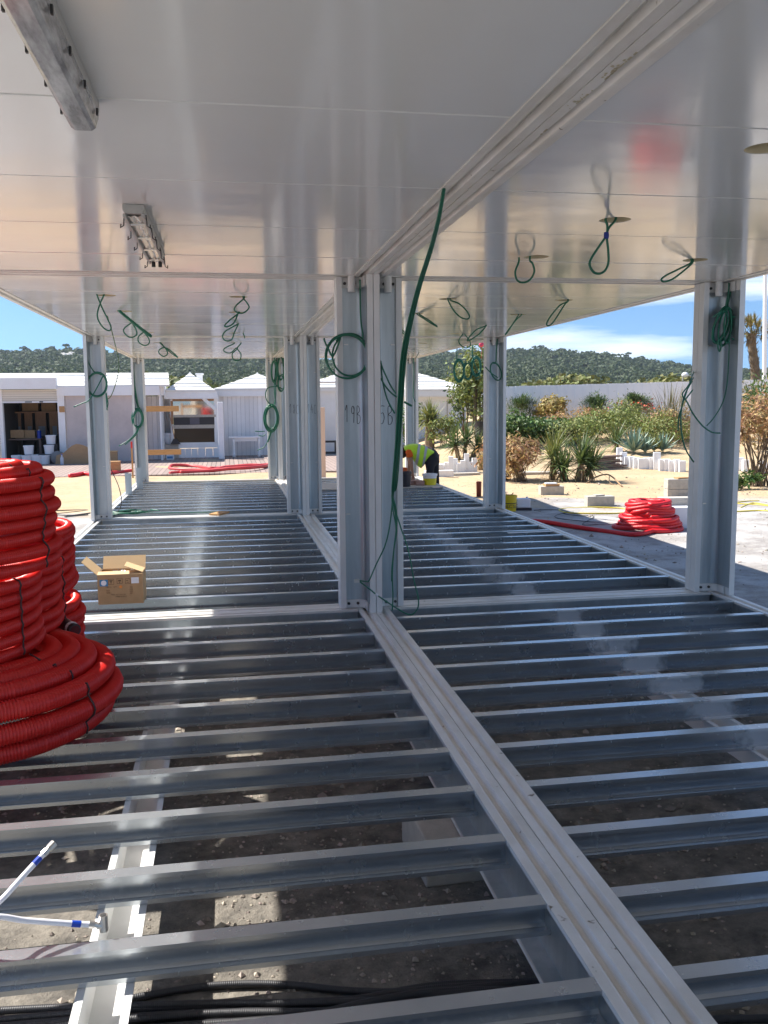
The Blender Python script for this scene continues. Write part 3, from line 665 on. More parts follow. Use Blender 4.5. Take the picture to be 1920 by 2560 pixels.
cable('lowest tangled green loops of the left bay row by the ceiling edge', cL, [(1330, 550), (1250, 590), (1250, 620), (1300, 630), (1345, 590), (1355, 600), (1315, 640), (1330, 690), (1380, 690), (1390, 640), (1360, 590), (1390, 550)], 7.36, .009, top=.02, group=GL)
cable('long thin yellow-green cable hanging down inside the left bay', c7, [(690, 60), (750, 260), (830, 580), (875, 800), (860, 1000), (800, 1220), (740, 1355), (690, 1390)], 1.25, .0035, m=greeny, name='hanging_cable')
cable('thin green cable dangling by the far right ceiling corner', cA, [(325, 1325), (300, 1390), (272, 1437)], 9.9, .006, name='hanging_cable')
# thick bundle down the central post
t = thing('cable_bundle', 'thick bundle of green cables from the ceiling down the central post', 'cables', aty(*c1(890, 1790), -.42))
trunk = [(962, 398, -2.917), (948, 470, -2.62), (930, 540, -2.22), (905, 620, -1.76), (885, 700, -1.36), (872, 770, -1.06), (866, 850, -.86), (860, 950, -.72), (852, 1050, -.62)]
ends = [[(890, 270), (858, 600), (790, 900), (660, 1180), (570, 1385), (530, 1402), (440, 1392)],
        [(900, 270), (945, 600), (912, 950), (890, 1300), (897, 1600), (888, 1800)],
        [(905, 300), (1000, 640), (1110, 970), (1190, 1390), (1250, 1650), (1230, 1790), (1130, 1862), (950, 1772), (690, 1600), (590, 1520), (440, 1405)],
        [(895, 200), (945, 420), (950, 700), (915, 930), (885, 1200), (880, 1400)],
        [(885, 180), (900, 420), (935, 600), (945, 760)]]
for k, e in enumerate(ends):
    P = []
    for i, (x, y, Y) in enumerate(trunk):
        q = aty(x, y, Y); s = .006+.030*min(1, i/5)
        P.append(q+np.array([(k-2)*s*.22, (k % 2)*.008, 0]))
    if k == 0: P[0] = P[0]+np.array([0, 0, .0])
    P[0] = P[0]+np.array([0, 0, .02])
    P += [aty(*c1(x, y), -.52+(.03*j if k in (0,) else 0)) for j, (x, y) in enumerate(e)]
    MB().tube(spline(P, 8), .0052, 7).build('cable', green, t, smooth=True)
q0, q1 = aty(*c1(655, 1572), -.52), aty(*c1(690, 1600), -.52)
MB().tube([q0, q1], .0085, 8).build('white_tag', pwhite, t)
q = aty(*c1(400, 1395), -.40); MB().rbox(q-np.array([0, 0, .012]), .035, .02, .024).build('cable_clamp', steel, t)
q0, q1 = aty(*c1(410, 1395), -.40), aty(*c1(410, 1395), -.05); MB().tube([q0, q1], .004, 6).build('clamp_rod', steel, t)
# rings hanging on the posts
def ringpts(f, cx, cy, rx, ry, turns, Y, tilt=0, jit=6, n=24, a0=-PI/2):
    P = []
    for k in range(int(turns*n)):
        a = a0+2*PI*k/n; j = 1+jit/100*math.sin(k/n*5.1); x = rx*math.cos(a)*j; y = ry*math.sin(a)*j
        P.append(aty(*f(cx+x*math.cos(tilt)-y*math.sin(tilt), cy+x*math.sin(tilt)+y*math.cos(tilt)), Y+.012*math.sin(k*.9)+.004*(k/n)))
    return P
def bundle(label, parts, r, loc=None, m=None, name='cable_coil', group='green cable coils hung on the posts'):
    P0 = parts[0][0] if loc is None else loc
    t = thing(name, label, 'cable coil', parts[0][-1], group)
    for p in parts: MB().tube(spline(p, 4), r, 6).build('cable', m or green, t, smooth=True)
    return t
bundle('big open ring of green cable on the left central post', [px(c6, [(862, 195), (864, 320), (866, 450), (872, 560), (884, 640)], -.15)+ringpts(c6, 757, 826, 172, 180, 2.2, -.16, a0=-.7),
        ringpts(c6, 775, 822, 150, 172, 1.1, -.14, a0=-2.4)+px(c6, [(640, 830), (600, 770), (575, 720), (562, 682)], -.17)], .0068)
bundle('heavy bunched green cable coil high on the nearest right post', [px(cB, [(1322, 785), (1318, 860), (1300, 960), (1290, 1010)], -.14)+ringpts(cB, 1262, 1150, 60, 160, 3, -.15, tilt=.28, a0=-1.2),
        px(cB, [(1342, 785), (1335, 870), (1310, 980)], -.13)+ringpts(cB, 1290, 1160, 52, 165, 3, -.17, tilt=.18, a0=-1.4), ringpts(cB, 1245, 1160, 50, 140, 3, -.18, tilt=.33), ringpts(cB, 1310, 1150, 30, 150, 2, -.19, tilt=.05),
        px(cB, [(1350, 1082), (1400, 1080), (1430, 1110), (1441, 1180), (1425, 1235), (1390, 1272), (1345, 1268)], -.2), px(cB, [(1230, 1260), (1225, 1330), (1240, 1378), (1255, 1330), (1250, 1280)], -.2), px(cB, [(1185, 1080), (1210, 1060), (1250, 1035)], -.2)], .0062)
cable('single green cable tail hanging down the nearest right post', cR, [(1030, 340), (1025, 450), (1020, 600), (1000, 850), (950, 1050), (850, 1220), (770, 1310)], -.19, .0045, name='cable_tail')
bundle('forked green cable knot beside the nearest right post', [px(cR, [(625, 680, .1), (600, 740, -.1), (560, 850, -.25), (510, 1000, -.33), (480, 1100, -.33), (445, 1230, -.33), (440, 1370, -.33)], -.3),
        px(cR, [(615, 760, .0), (540, 870, -.3), (492, 935, -.33), (492, 970, -.33), (520, 1003, -.33), (560, 960, -.3), (605, 900, -.2)], -.3),
        px(cR, [(500, 1000), (470, 1200), (480, 1400), (530, 1590), (620, 1730)], -.34), px(cR, [(520, 1003), (560, 1070), (610, 1170), (720, 1310), (830, 1385), (925, 1395)], -.35),
        px(cR, [(600, 800, -.1), (530, 920, -.3), (500, 1010, -.33)], -.3)], .0058)
Y2, Y3 = LEN, 2*LEN
bundle('green cable ring with a straight tail on the second left post', [px(c7, [(350, 355), (352, 500), (358, 640), (400, 820), (480, 950)], Y2-.15)+ringpts(c7, 528, 1150, 152, 192, 2.1, Y2-.20, a0=-1.5), ringpts(c7, 520, 1150, 145, 180, 1.2, Y2-.17)+px(c3, [(1040, 630), (950, 680), (850, 725)], Y2-.3)], .0085)
bundle('dangling bunch of thin green cable ends beside the second left post', [px(c3, [(1222, 560), (1235, 620), (1245, 690), (1228, 755)], Y2-.3), px(c3, [(1225, 590), (1232, 650), (1230, 720), (1240, 740)], Y2-.3), px(c3, [(1220, 570), (1228, 680), (1236, 765)], Y2-.28)], .007)
bundle('tight green cable coil with a frayed tail on the third left post', [px(c3, [(1525, 150), (1540, 350), (1560, 600), (1585, 720)], Y3-.15)+ringpts(c3, 1585, 855, 62, 105, 5, Y3-.22, jit=9), px(c3, [(1530, 200), (1555, 480), (1590, 700), (1610, 740)], Y3-.15)+ringpts(c3, 1590, 860, 50, 98, 4, Y3-.26, jit=12),
        px(c3, [(1590, 970), (1560, 1030), (1480, 1110), (1370, 1175)], Y3-.3), px(c3, [(1600, 970), (1570, 1040), (1500, 1110), (1440, 1160)], Y3-.3)], .011)
bundle('long tangle of green cables and an oval coil on the third central post', [px(c4, [(1500, 140), (1510, 300), (1500, 500), (1510, 690)], Y3-.3)+ringpts(c4, 1465, 855, 82, 150, 5, Y3-.32, jit=8), px(c4, [(1530, 140), (1520, 320), (1515, 560), (1500, 700)], Y3-.28)+ringpts(c4, 1470, 850, 68, 140, 4, Y3-.36, jit=12),
        ringpts(c4, 1500, 300, 32, 120, 2.5, Y3-.34, jit=20)+px(c4, [(1480, 420), (1530, 480), (1600, 520)], Y3-.3), ringpts(c4, 1575, 260, 35, 130, 2.3, Y3-.3, jit=20), ringpts(c4, 1580, 440, 36, 90, 2.2, Y3-.3, jit=20),
        px(c4, [(1540, 490), (1440, 500), (1402, 560), (1410, 640), (1450, 690)], Y3-.32), px(c4, [(1460, 1010), (1420, 1130), (1380, 1190), (1305, 1225)], Y3-.3), px(c4, [(1470, 1010), (1440, 1100), (1430, 1130)], Y3-.3), px(c4, [(1390, 1005), (1340, 1008), (1280, 1005)], Y3-.3), px(c4, [(1400, 1040), (1370, 1060), (1320, 1055)], Y3-.3)], .011)
bundle('oval green cable ring on the second right post', [px(cA, [(980, 1268), (970, 1380), (965, 1475)], Y2-.15)+ringpts(cA, 965, 1548, 42, 78, 2.1, Y2-.2, tilt=-.35), px(cA, [(875, 1510), (905, 1545), (940, 1575), (985, 1605)], Y2-.22)], .0085)
bundle('left of two green cable coils dangling free below the right ceiling', [px(cA, [(640, 1240), (632, 1340), (630, 1450)], 8.7)+ringpts(cA, 648, 1543, 42, 90, 5, 8.7, jit=12), ringpts(cA, 725, 1540, 34, 70, 3, 8.75, jit=20)], .010)
bundle('right of two green cable coils dangling free below the right ceiling', [px(cA, [(765, 1310), (762, 1380), (768, 1440)], 8.7)+ringpts(cA, 797, 1508, 38, 78, 5, 8.7, jit=14), px(cA, [(765, 1320), (770, 1450), (830, 1590), (790, 1620)], 8.7)], .010)
bundle('three loose green cable ends on the right central post by the number', [px(c8, [(1060, 230), (1085, 330), (1190, 560), (1270, 685)], -.2), px(c8, [(1060, 470), (1130, 590), (1210, 680), (1285, 735)], -.2), px(c8, [(1068, 300), (1085, 500), (1150, 760), (1255, 960)], -.19)], .0062, name='cable_tails')
cable('short thick green cable stub right of the central bundle', c8, [(1385, 800), (1430, 825), (1490, 855)], -.5, .008, name='cable_stub')
cable('thin cable with a pale green tip on the third right post', c8, [(1515, 200), (1518, 450), (1510, 700), (1520, 760), (1542, 802)], Y3-.3, .009, name='hanging_cable')
# cables lying on the joists by the second left post
q = atz(268, 1108, .012); t = thing('cable_heap', 'loose green cable loops lying on the joists by the second left post', 'cables', (q[0], q[1], 0))
for i in range(5):
    P = [(q[0]+(.16+.03*i)*math.cos(a)*1.2+.04*i, q[1]+.16*math.sin(a), .012+.006*i+.008*math.sin(3*a+i)) for a in np.linspace(.4*i, .4*i+5.6, 22)]
    MB().tube(P, .007, 6).build('cable', green, t, smooth=True)
q2 = atz(470, 1106, .01); MB().tube(spline([q+np.array([.2, 0, 0]), q+np.array([.5, -.1, 0]), (q2[0]-.5, q2[1]+.05, .01), q2]), .006, 6).build('cable', green, t, smooth=True)
cable('thin dark cable arching down beside the second left post', crop(180, 1150, .14467), [(652, 120, Y2+.5), (720, 260, Y2+.5), (800, 440, Y2+.4), (850, 640, Y2+.3), (845, 780, Y2+.25), (790, 900, Y2+.2)], Y2+.4, .006, m=bcable, name='hanging_cable')
# pink cap at the far roof edge
q = aty(1040, 744, 12.1); t = thing('pink_cap', 'small pink ball hanging below the far right roof edge', 'ball', q-np.array([0, 0, .05]))
MB().ball(q, .055, .055, .058, 12, 8).build('ball', pink, t, smooth=True); MB().tube([q+np.array([0, 0, .055]), (q[0], q[1], H)], .004, 5).build('string', pink, t)
# ------------------------------------------------------------------ ground
def ground_mat():
    m = bpy.data.materials.new('site_ground'); m.use_nodes = True; nt = m.node_tree; N, L = nt.nodes, nt.links; b = N['Principled BSDF']
    g = N.new('ShaderNodeNewGeometry'); s = N.new('ShaderNodeSeparateXYZ'); L.new(g.outputs['Position'], s.inputs[0])
    def noise(sc, det=6, ro=.6):
        n = N.new('ShaderNodeTexNoise'); n.inputs['Scale'].default_value = sc; n.inputs['Detail'].default_value = det; n.inputs['Roughness'].default_value = ro; L.new(g.outputs['Position'], n.inputs['Vector']); return n.outputs['Fac']
    def mr(src, a, bb, c=0, d=1):
        k = N.new('ShaderNodeMapRange'); k.inputs[1].default_value = a; k.inputs[2].default_value = bb; k.inputs[3].default_value = c; k.inputs[4].default_value = d; L.new(src, k.inputs[0]); return k.outputs[0]
    def mix(f, A, B):
        k = N.new('ShaderNodeMix'); k.data_type = 'RGBA'; L.new(f, k.inputs[0])
        for i, x in ((6, A), (7, B)):
            if isinstance(x, tuple): k.inputs[i].default_value = (*x, 1)
            else: L.new(x, k.inputs[i])
        return k.outputs[2]
    def ma(op, a, bb):
        k = N.new('ShaderNodeMath'); k.operation = op
        for i, x in ((0, a), (1, bb)):
            if isinstance(x, (int, float)): k.inputs[i].default_value = x
            else: L.new(x, k.inputs[i])
        return k.outputs[0]
    n1, n2, n3, n4 = noise(.55), noise(7, 8, .7), noise(40, 6, .7), noise(130, 4, .7)
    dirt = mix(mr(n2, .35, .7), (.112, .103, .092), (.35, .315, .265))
    dust = mix(mr(n2, .35, .7), (.40, .37, .34), (.27, .25, .24)); dust = mix(mr(noise(1.7), .45, .62), dust, (.50, .48, .46))
    sand = mix(mr(noise(1.2), .35, .7), (.55, .415, .26), (.46, .335, .20)); sand = mix(mr(n2, .5, .8), sand, (.37, .26, .155))
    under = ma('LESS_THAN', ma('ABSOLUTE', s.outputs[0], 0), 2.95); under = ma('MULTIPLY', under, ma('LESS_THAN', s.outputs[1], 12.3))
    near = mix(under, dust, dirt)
    f = mr(ma('ADD', s.outputs[1], ma('MULTIPLY', ma('SUBTRACT', n1, .5), 7)), 9.2, 10.6)
    near = mix(f, near, sand)
    far = mr(s.outputs[1], 60, 75); near = mix(far, near, (.12, .13, .05))
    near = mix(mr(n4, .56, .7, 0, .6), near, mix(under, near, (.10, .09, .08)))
    near = mix(mr(n3, .58, .75), near, mix(f, (.14, .125, .11), near))
    L.new(near, b.inputs['Base Color']); b.inputs['Roughness'].default_value = .9; b.inputs['Specular IOR Level'].default_value = .2
    bp = N.new('ShaderNodeBump'); bp.inputs['Strength'].default_value = .8; bp.inputs['Distance'].default_value = .02
    L.new(ma('ADD', ma('ADD', ma('MULTIPLY', n2, 1.6), ma('MULTIPLY', n3, .9)), ma('MULTIPLY', n4, .35)), bp.inputs['Height']); L.new(bp.outputs[0], b.inputs['Normal'])
    return m
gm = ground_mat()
m = MB(); radii = [0]+list(np.geomspace(.6, 60, 90))+list(np.geomspace(70, 640, 10)); na = 150
for i, r in enumerate(radii):
    for k in range(na):
        a = 2*PI*k/na; x, y = CAM[0]+r*math.cos(a), CAM[1]+r*math.sin(a); m.v.append((x, y, terrain(x, y)))
for i in range(len(radii)-1):
    for k in range(na): m.f.append((i*na+k, (i+1)*na+k, (i+1)*na+(k+1) % na, i*na+(k+1) % na))
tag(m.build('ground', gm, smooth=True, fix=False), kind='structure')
# loose gravel under the joists
gv = mat('gravel_stone', (.34, .29, .24), .9, island=.45)
gv2 = MB(); C0 = []
for i in range(26000):
    x, y = RNG.uniform(-3.0, 2.6), RNG.uniform(-5.4, 1.5)
    if math.sin(x*2.3+1.1*y)+math.sin(y*3.1-x)+RNG.normal()*.9 < -.6: continue
    sc = float(np.clip(RNG.lognormal(-5.05, .55), .003, .03)); q = np.array([(1, 0, 0), (-1, 0, 0), (0, 1, 0), (0, -1, 0), (0, 0, .7), (0, 0, -.7)])*sc*RNG.uniform(.6, 1.3, (6, 3))
    a = RNG.uniform(0, 6.28); c, s_ = math.cos(a), math.sin(a); q = q@np.array([[c, s_, 0], [-s_, c, 0], [0, 0, 1]])+np.array([x, y, GZ+sc*.25])
    gv2.add(q, [(0, 2, 4), (2, 1, 4), (1, 3, 4), (3, 0, 4), (2, 0, 5), (1, 2, 5), (3, 1, 5), (0, 3, 5)])
for i in range(3200):
    x, y = RNG.uniform(3.1, 13), RNG.uniform(-3, 15)
    sc = float(np.clip(RNG.lognormal(-4.5, .5), .005, .045)); q = np.array([(1, 0, 0), (-1, 0, 0), (0, 1, 0), (0, -1, 0), (0, 0, .7), (0, 0, -.7)])*sc*RNG.uniform(.6, 1.3, (6, 3))+np.array([x, y, terrain(x, y)+sc*.2])
    gv2.add(q, [(0, 2, 4), (2, 1, 4), (1, 3, 4), (3, 0, 4), (2, 0, 5), (1, 2, 5), (3, 1, 5), (0, 3, 5)])
tag(gv2.build('gravel', gv, fix=False), 'loose grey gravel scattered under the joists and over the yard', kind='stuff')
# black corrugated conduits on the dirt
bp0 = crop(0, 2050, SP); bp1 = crop(560, 2050, SP)
def gpt(f, x, y, z=GZ+.03): return atz(*f(x, y), z)
runs = [([gpt(bp0, -500, 960), gpt(bp0, 0, 1000), gpt(bp0, 330, 1035), gpt(bp0, 620, 1080), gpt(bp0, 900, 1160)], 'black ribbed conduit nearest the white pipes, running out from the left'),
        ([gpt(bp1, -900, 1330), gpt(bp1, -300, 1220), gpt(bp1, 100, 1185), gpt(bp1, 500, 1190), gpt(bp1, 900, 1230), gpt(bp1, 1300, 1240), gpt(bp1, 1800, 1200), gpt(bp1, 2900, 1130)], 'black ribbed conduit farthest back, curving through the sunlit strip'),
        ([gpt(bp0, -400, 1480), gpt(bp0, 300, 1420), gpt(bp0, 900, 1370), gpt(bp1, 0, 1340), gpt(bp1, 500, 1320), gpt(bp1, 1000, 1290), gpt(bp1, 1600, 1190), gpt(bp1, 2600, 1150), gpt(bp1, 4200, 1000)], 'black ribbed conduit second from the back on the dirt'),
        ([gpt(bp0, -400, 1540), gpt(bp0, 300, 1470), gpt(bp0, 900, 1430), gpt(bp1, 0, 1390), gpt(bp1, 700, 1385), gpt(bp1, 1400, 1350), gpt(bp1, 2200, 1250), gpt(bp1, 4200, 1130)], 'black ribbed conduit third from the back on the dirt'),
        ([gpt(bp1, -1500, 1640), gpt(bp1, -200, 1480), gpt(bp1, 300, 1470, GZ+.06), gpt(bp1, 700, 1400, GZ+.09), gpt(bp1, 1100, 1310, GZ+.09), gpt(bp1, 1600, 1240, GZ+.05), gpt(bp1, 2600, 1220)], 'black ribbed conduit crossing diagonally over the others'),
        ([gpt(bp0, -400, 1620), gpt(bp0, 500, 1560), gpt(bp1, 0, 1490), gpt(bp1, 800, 1480), gpt(bp1, 1600, 1460), gpt(bp1, 3000, 1330)], 'black ribbed conduit close to the bottom picture edge'),
        ([gpt(bp0, -400, 1740), gpt(bp0, 500, 1650), gpt(bp1, 0, 1570), gpt(bp1, 800, 1560), gpt(bp1, 1600, 1530), gpt(bp1, 3000, 1430)], 'black ribbed conduit mostly below the bottom picture edge')]
base_ = [r for r in runs]
for k, (dy, sl_, lb) in enumerate(((-.045, .02, 'thin black ribbed conduit bundled just before the farthest one'), (.05, -.03, 'black ribbed conduit lying loosely behind the diagonal one'), (-.10, .015, 'black ribbed conduit in the middle of the dark bundle'), (-.15, -.02, 'black ribbed conduit on the near side of the dark bundle'), (-.2, .03, 'black ribbed conduit nearly straight across the bottom'), (-.03, .05, 'black ribbed conduit rising slightly to the right'))):
    P0 = base_[2][0] if k % 2 == 0 else base_[3][0]; runs.append(([p_+np.array([0, dy+sl_*(p_[0]+1)+.02*math.sin(p_[0]*2.1+k), .008*(k % 3)]) for p_ in P0], lb))
for P, lb in runs:
    P = [p_-np.array([0, 0, .016]) for p_ in P]; Q, rr = ribbed(spline(P, 10), .0135, .007, depth=.2)
    tag(MB().tube(Q, rr, 10).build('black_conduit', blackp, None, smooth=True, fix=False), lb, 'conduit', 'black conduits on the dirt under the joists')
# foundation blocks under the frame
def block(name, c, w, d, h, ang, label, mm=conc, cat='concrete block', group=None):
    o = MB().rbox(c, w, d, h, ang).build(name, mm); bevel(o, .008); return tag(o, label, cat, group)
block('concrete_block', (-.12, -3.15, GZ), .40, .42, .205, .05, 'concrete footing block under the central floor beam', group='footing blocks')
block('concrete_block', (-1.62, 4.9, GZ), .5, .4, .2, 0, 'concrete footing block under the left bay by the box', group='footing blocks')
block('concrete_block', (2.75, -2.6, GZ), .4, .4, .21, 0, 'concrete footing block under the right edge beam', group='footing blocks')
block('concrete_block', (-2.7, -.05, GZ), .4, .4, .21, 0, 'concrete footing block under the left edge beam by the coils', group='footing blocks')
# ------------------------------------------------------------------ yard on the right
def gp(x, y): return np.array(atg(x, y))
c = gp(1194, 1069); block('concrete_block', (c[0], c[1]+.1, c[2]-.02), .50, .24, .20, R(-6), 'pale concrete block topped by a small timber and plate', group='concrete blocks on the yard')
t = thing('timber_pad', 'small timber pad with a pale plate on a concrete block', 'timber pad', (c[0], c[1]+.1, c[2]+.18))
MB().rbox((c[0], c[1]+.1, c[2]+.181), .30, .2, .045, R(-2)).build('timber', wood, t); MB().rbox((c[0]-.01, c[1]+.1, c[2]+.2265), .24, .18, .02, R(-9)).build('plate', pwhite, t)
c = gp(1299, 1094); block('concrete_block', (c[0], c[1]+.1, c[2]-.02), .52, .22, .21, R(-5), 'single pale concrete block with a small stone on top', group='concrete blocks on the yard')
o = MB().rbox((c[0]-.02, c[1]+.1, c[2]+.1905), .2, .12, .025, .2).build('flat_stone', conc); tag(o, 'small flat stone on the single concrete block', 'stone')
c = gp(1474, 1076)
for i in range(2): block('concrete_block', (c[0], c[1]+.1, c[2]-.02+.21*i), .62, .24, .205, R(-6), ('lower', 'upper')[i]+' pale block of the two stacked beside the nearest right post', group='concrete blocks on the yard')
o = MB().rbox((c[0]+.02, c[1]+.1, c[2]+.3965), .26, .16, .03, .1).build('timber_pad', wood); tag(o, 'thin timber pad on the two stacked concrete blocks', 'timber pad')
c = gp(1470, 1143); block('concrete_block', (c[0]+.1, c[1]+.25, c[2]-.02), .34, .3, .34, R(-6), 'upright white block half behind the red hose pile', mm=pwhite, group='concrete blocks on the yard')
c2_ = c+np.array([.16, .5, 0]); block('concrete_block', (c2_[0], c2_[1], c2_[2]-.02), .5, .24, .46, R(-6), 'taller grey block behind the red hose pile', group='concrete blocks on the yard')
# red conduit pile with a long tail
c = gp(1412, 1148); c = (c[0]+.08, c[1]+.32, GZ)
rings = [(.50, .036), (.44, .085), (.41, .13), (.42, .18), (.345, .225), (.33, .275), (.325, .325), (.315, .375), (.29, .42), (.19, .43)]
path = helix(c, rings, R(250), wob=.018)
s0_ = np.array(path[0]); tail = [gp(1165, 1133)+np.array([-.6, .25, .05]), gp(1165, 1133)+np.array([0, 0, .05]), gp(1240, 1143)+np.array([0, 0, .04]), gp(1310, 1153)+np.array([0, 0, .037]), gp(1370, 1160)+np.array([0, 0, .037])]
P, rr = ribbed(np.vstack([spline(tail+[s0_], 8), path]), .036, .012, depth=.05)
t = thing('red_conduit_pile', 'bright red conduit heaped in a cone on the grey yard with a long tail', 'conduit pile', c)
MB().tube(P, rr, 12).build('conduit', redl, t, smooth=True, fix=False)
# yellow hose loops and black cable
def gline(pts, dz): return [gp(*q)+np.array([0, 0, dz]) for q in pts]
h6 = crop(1340, 1180, .2411)
L1 = gline([h6(1000, 415), h6(900, 385), h6(650, 372), h6(400, 378), h6(270, 388), h6(240, 402), h6(300, 425), h6(450, 434), h6(650, 436), h6(850, 434), h6(960, 425), h6(1005, 410), h6(960, 392)], .012)
tag(MB().tube(spline(L1, 8), .013, 8).build('yellow_hose', yhose, None, smooth=True), 'long yellow hose loop lying on the yard before the single block', 'hose')
L2 = gline([(1600, 1098), (1625, 1088), (1655, 1092), (1700, 1100), (1690, 1106), (1640, 1104), (1600, 1106), (1570, 1108)], .012)
tag(MB().tube(spline(L2, 8), .013, 8).build('yellow_hose', yhose, None, smooth=True), 'yellow hose lying right of the nearest right post', 'hose')
L3 = gline([(1640, 1083), (1610, 1084), (1590, 1088), (1640, 1092), (1700, 1098)], .012)
tag(MB().tube(spline(L3, 8), .011, 8).build('yellow_hose', yhose, None, smooth=True), 'second thinner yellow strand right of the nearest right post', 'hose')
L4 = gline([h6(-20, 400), h6(120, 395), h6(260, 402), h6(340, 420), h6(250, 440), h6(195, 465), h6(260, 490), h6(500, 515), h6(700, 530), h6(860, 545)], .008)
tag(MB().tube(spline(L4, 8), .007, 6).build('black_cable', bcable, None, smooth=True), 'thin black cable wandering over the shaded yard', 'cable')
L5 = gline([h6(270, 435), h6(420, 455), h6(600, 465), h6(480, 550), h6(700, 545), h6(860, 548)], .008)
tag(MB().tube(spline(L5, 8), .006, 6).build('black_cable', bcable, None, smooth=True), 'second black cable ending at the red conduit pile', 'cable')
# buckets by the second right post
def pail(name, label, c, r0, r1, h, mm, lid=None, band=None, handle=None, cat='bucket', group=None):
    t = thing(name, label, cat, c, group)
    prof = [(r0, 0), (r0+.7*(r1-r0), h*.7), (r1-.003, h*.86), (r1+.006, h*.87), (r1+.006, h), (r1-.004, h), (r1-.012, h*.86), (r0-.004, .02), (0, .02)]
    MB().lathe(prof, c, 24, caps=False).build('shell', mm, t, smooth=True, angle=R(35))
    if band: 
        rb = lambda z: r0+(r1-r0)*z/h+.0015
        MB().lathe([(rb(band[0]*h), band[0]*h), (rb(band[1]*h), band[1]*h)], c, 24, caps=False).build('printed_band', band[2], t, smooth=True)
    if lid: MB().lathe([(r1+.010, h-.03), (r1+.010, h+.006), (r1-.01, h+.010), (0, h+.006)], c, 24, caps=False).build('lid', lid, t, smooth=True, angle=R(35))
    if handle is not None:
        P = [(c[0]+math.cos(a)*(r1+.008)*math.cos(handle), c[1]+math.cos(a)*(r1+.008)*math.sin(handle)-.07*math.sin(a), c[2]+h*.93-.5*r1*math.sin(a)) for a in np.linspace(0, PI, 14)]
        MB().tube(P, .004, 6).build('handle', pwhite, t, smooth=True)
    return t
c = gp(1103, 1106); c = (c[0], c[1]+.1, GZ)
t = pail('yellow_bucket', 'yellow bucket lettered SLC behind the second right post', c, .125, .142, .30, yellow)
for i, dx in enumerate((-.055, .085)):
    txt('SLC', c[0]+dx, c[2]+.085, .085, t, blackpl, y=c[1]-(.138 if i == 0 else .112), name='lettering', rot=(PI/2, 0, R(-18) if i == 0 else R(38)))
MB().lathe([(.1376, .155), (.1384, .17)], c, 24, caps=False).build('thin_band', blackpl, t)
m = MB(); m.tube(spline([(c[0]-.12, c[1], c[2]+.30), (c[0]-.12, c[1]-.02, c[2]+.37), (c[0]-.08, c[1]-.03, c[2]+.36), (c[0]-.06, c[1]-.05, c[2]+.31)], 6), .006, 6); m.tube(spline([(c[0]-.02, c[1], c[2]+.305), (c[0]+.05, c[1], c[2]+.31), (c[0]+.08, c[1], c[2]+.345)], 6), .008, 6); m.build('bent_handle', bark, t)
c = gp(1128, 1104); t = thing('white_container', 'white plastic container lying next to the yellow bucket', 'container', (c[0]+.05, c[1]+.15, GZ))
o = MB().rbox((c[0]+.05, c[1]+.15, GZ+.05), .26, .2, .17, R(-4)).build('tank', pwhite, t); bevel(o, .02, 3)
m = MB(); m.rbox((c[0]+.05, c[1]+.15, GZ), .3, .22, .048, R(-4)); m.build('dark_tray', blackpl, t)
MB().lathe([(.02, 0), (.02, .025)], (c[0]+.14, c[1]+.15, GZ+.221), 12).build('cap', pwhite, t)
c = gp(1040, 1075); o = MB().lathe([(.05, 0), (.055, .3), (.06, .32), (.03, .33)], (c[0], c[1]+.2, GZ), 14).build('rusty_tin', mat('rusty_red', (.20, .05, .035), .8), smooth=True); tag(o, 'dark red tin left of the second right post base', 'tin')

# ------------------------------------------------------------------ far right floor end: work board, pails, worker
c5 = crop(960, 900, .20494)
pa, pb = atz(*c5(210, 1568), .004), atz(*c5(770, 1562), .004); yb = pa[1]
o = MB().box(.2, 2.80, yb, yb+1.3, .004, .022).build('work_board', ply); tag(o, 'pale board laid over the joists at the far right end', 'board')
c = atz(*c5(577, 1528), .0225); pail('yellow_tub', 'yellow and white tub with lid on the work board', (c[0], c[1]+.13, .0225), .118, .132, .20, limey, lid=pwhite, band=(.62, .86, pwhite), handle=.15)
c = atz(*c5(262, 1550), .0225); pail('black_bucket', 'black rubber bucket on the work board', (c[0], c[1]+.14, .0225), .115, .14, .27, blackpl)
c = atz(*c5(240, 1480), .0225); t = thing('orange_crate', 'orange plastic crate behind the black bucket', 'crate', (c[0], c[1]+.35, .0225))
m = MB(); x, y, z = c[0], c[1]+.35, .0225
for (x0, x1, y0, y1) in ((-.13, .13, -.09, -.08), (-.13, .13, .08, .09), (-.13, -.12, -.08, .08), (.12, .13, -.08, .08)): m.box(x+x0, x+x1, y+y0, y+y1, z, z+.24)
m.build('sides', orangep, t); MB().box(x-.12, x+.12, y-.08, y+.08, z+.002, z+.012).build('bottom', orangep, t); MB().box(x-.133, x+.133, y-.096, y-.0905, z+.20, z+.24).build('rim', orangep, t)
for i, (x, y, w) in enumerate(((330, 1525, .24), (395, 1532, .2))):
    c = atz(*c5(x+55, y), .0225); block('brick', (c[0], c[1]+.07, .0225), w*.8, .11, .085, R(8-20*i), ('pink brick left on the board beside the black bucket', 'second pink brick lying nearer the yellow tub')[i], mm=brickm, cat='brick', group='bricks on the work board')
c = atz(*c5(630, 1555), .0225); o = MB().rbox((c[0], c[1], .0225), .16, .06, .012, .3).build('trowel_blade', steel); tag(o, 'flat metal trowel lying in front of the yellow tub', 'trowel'); o.name = 'trowel'

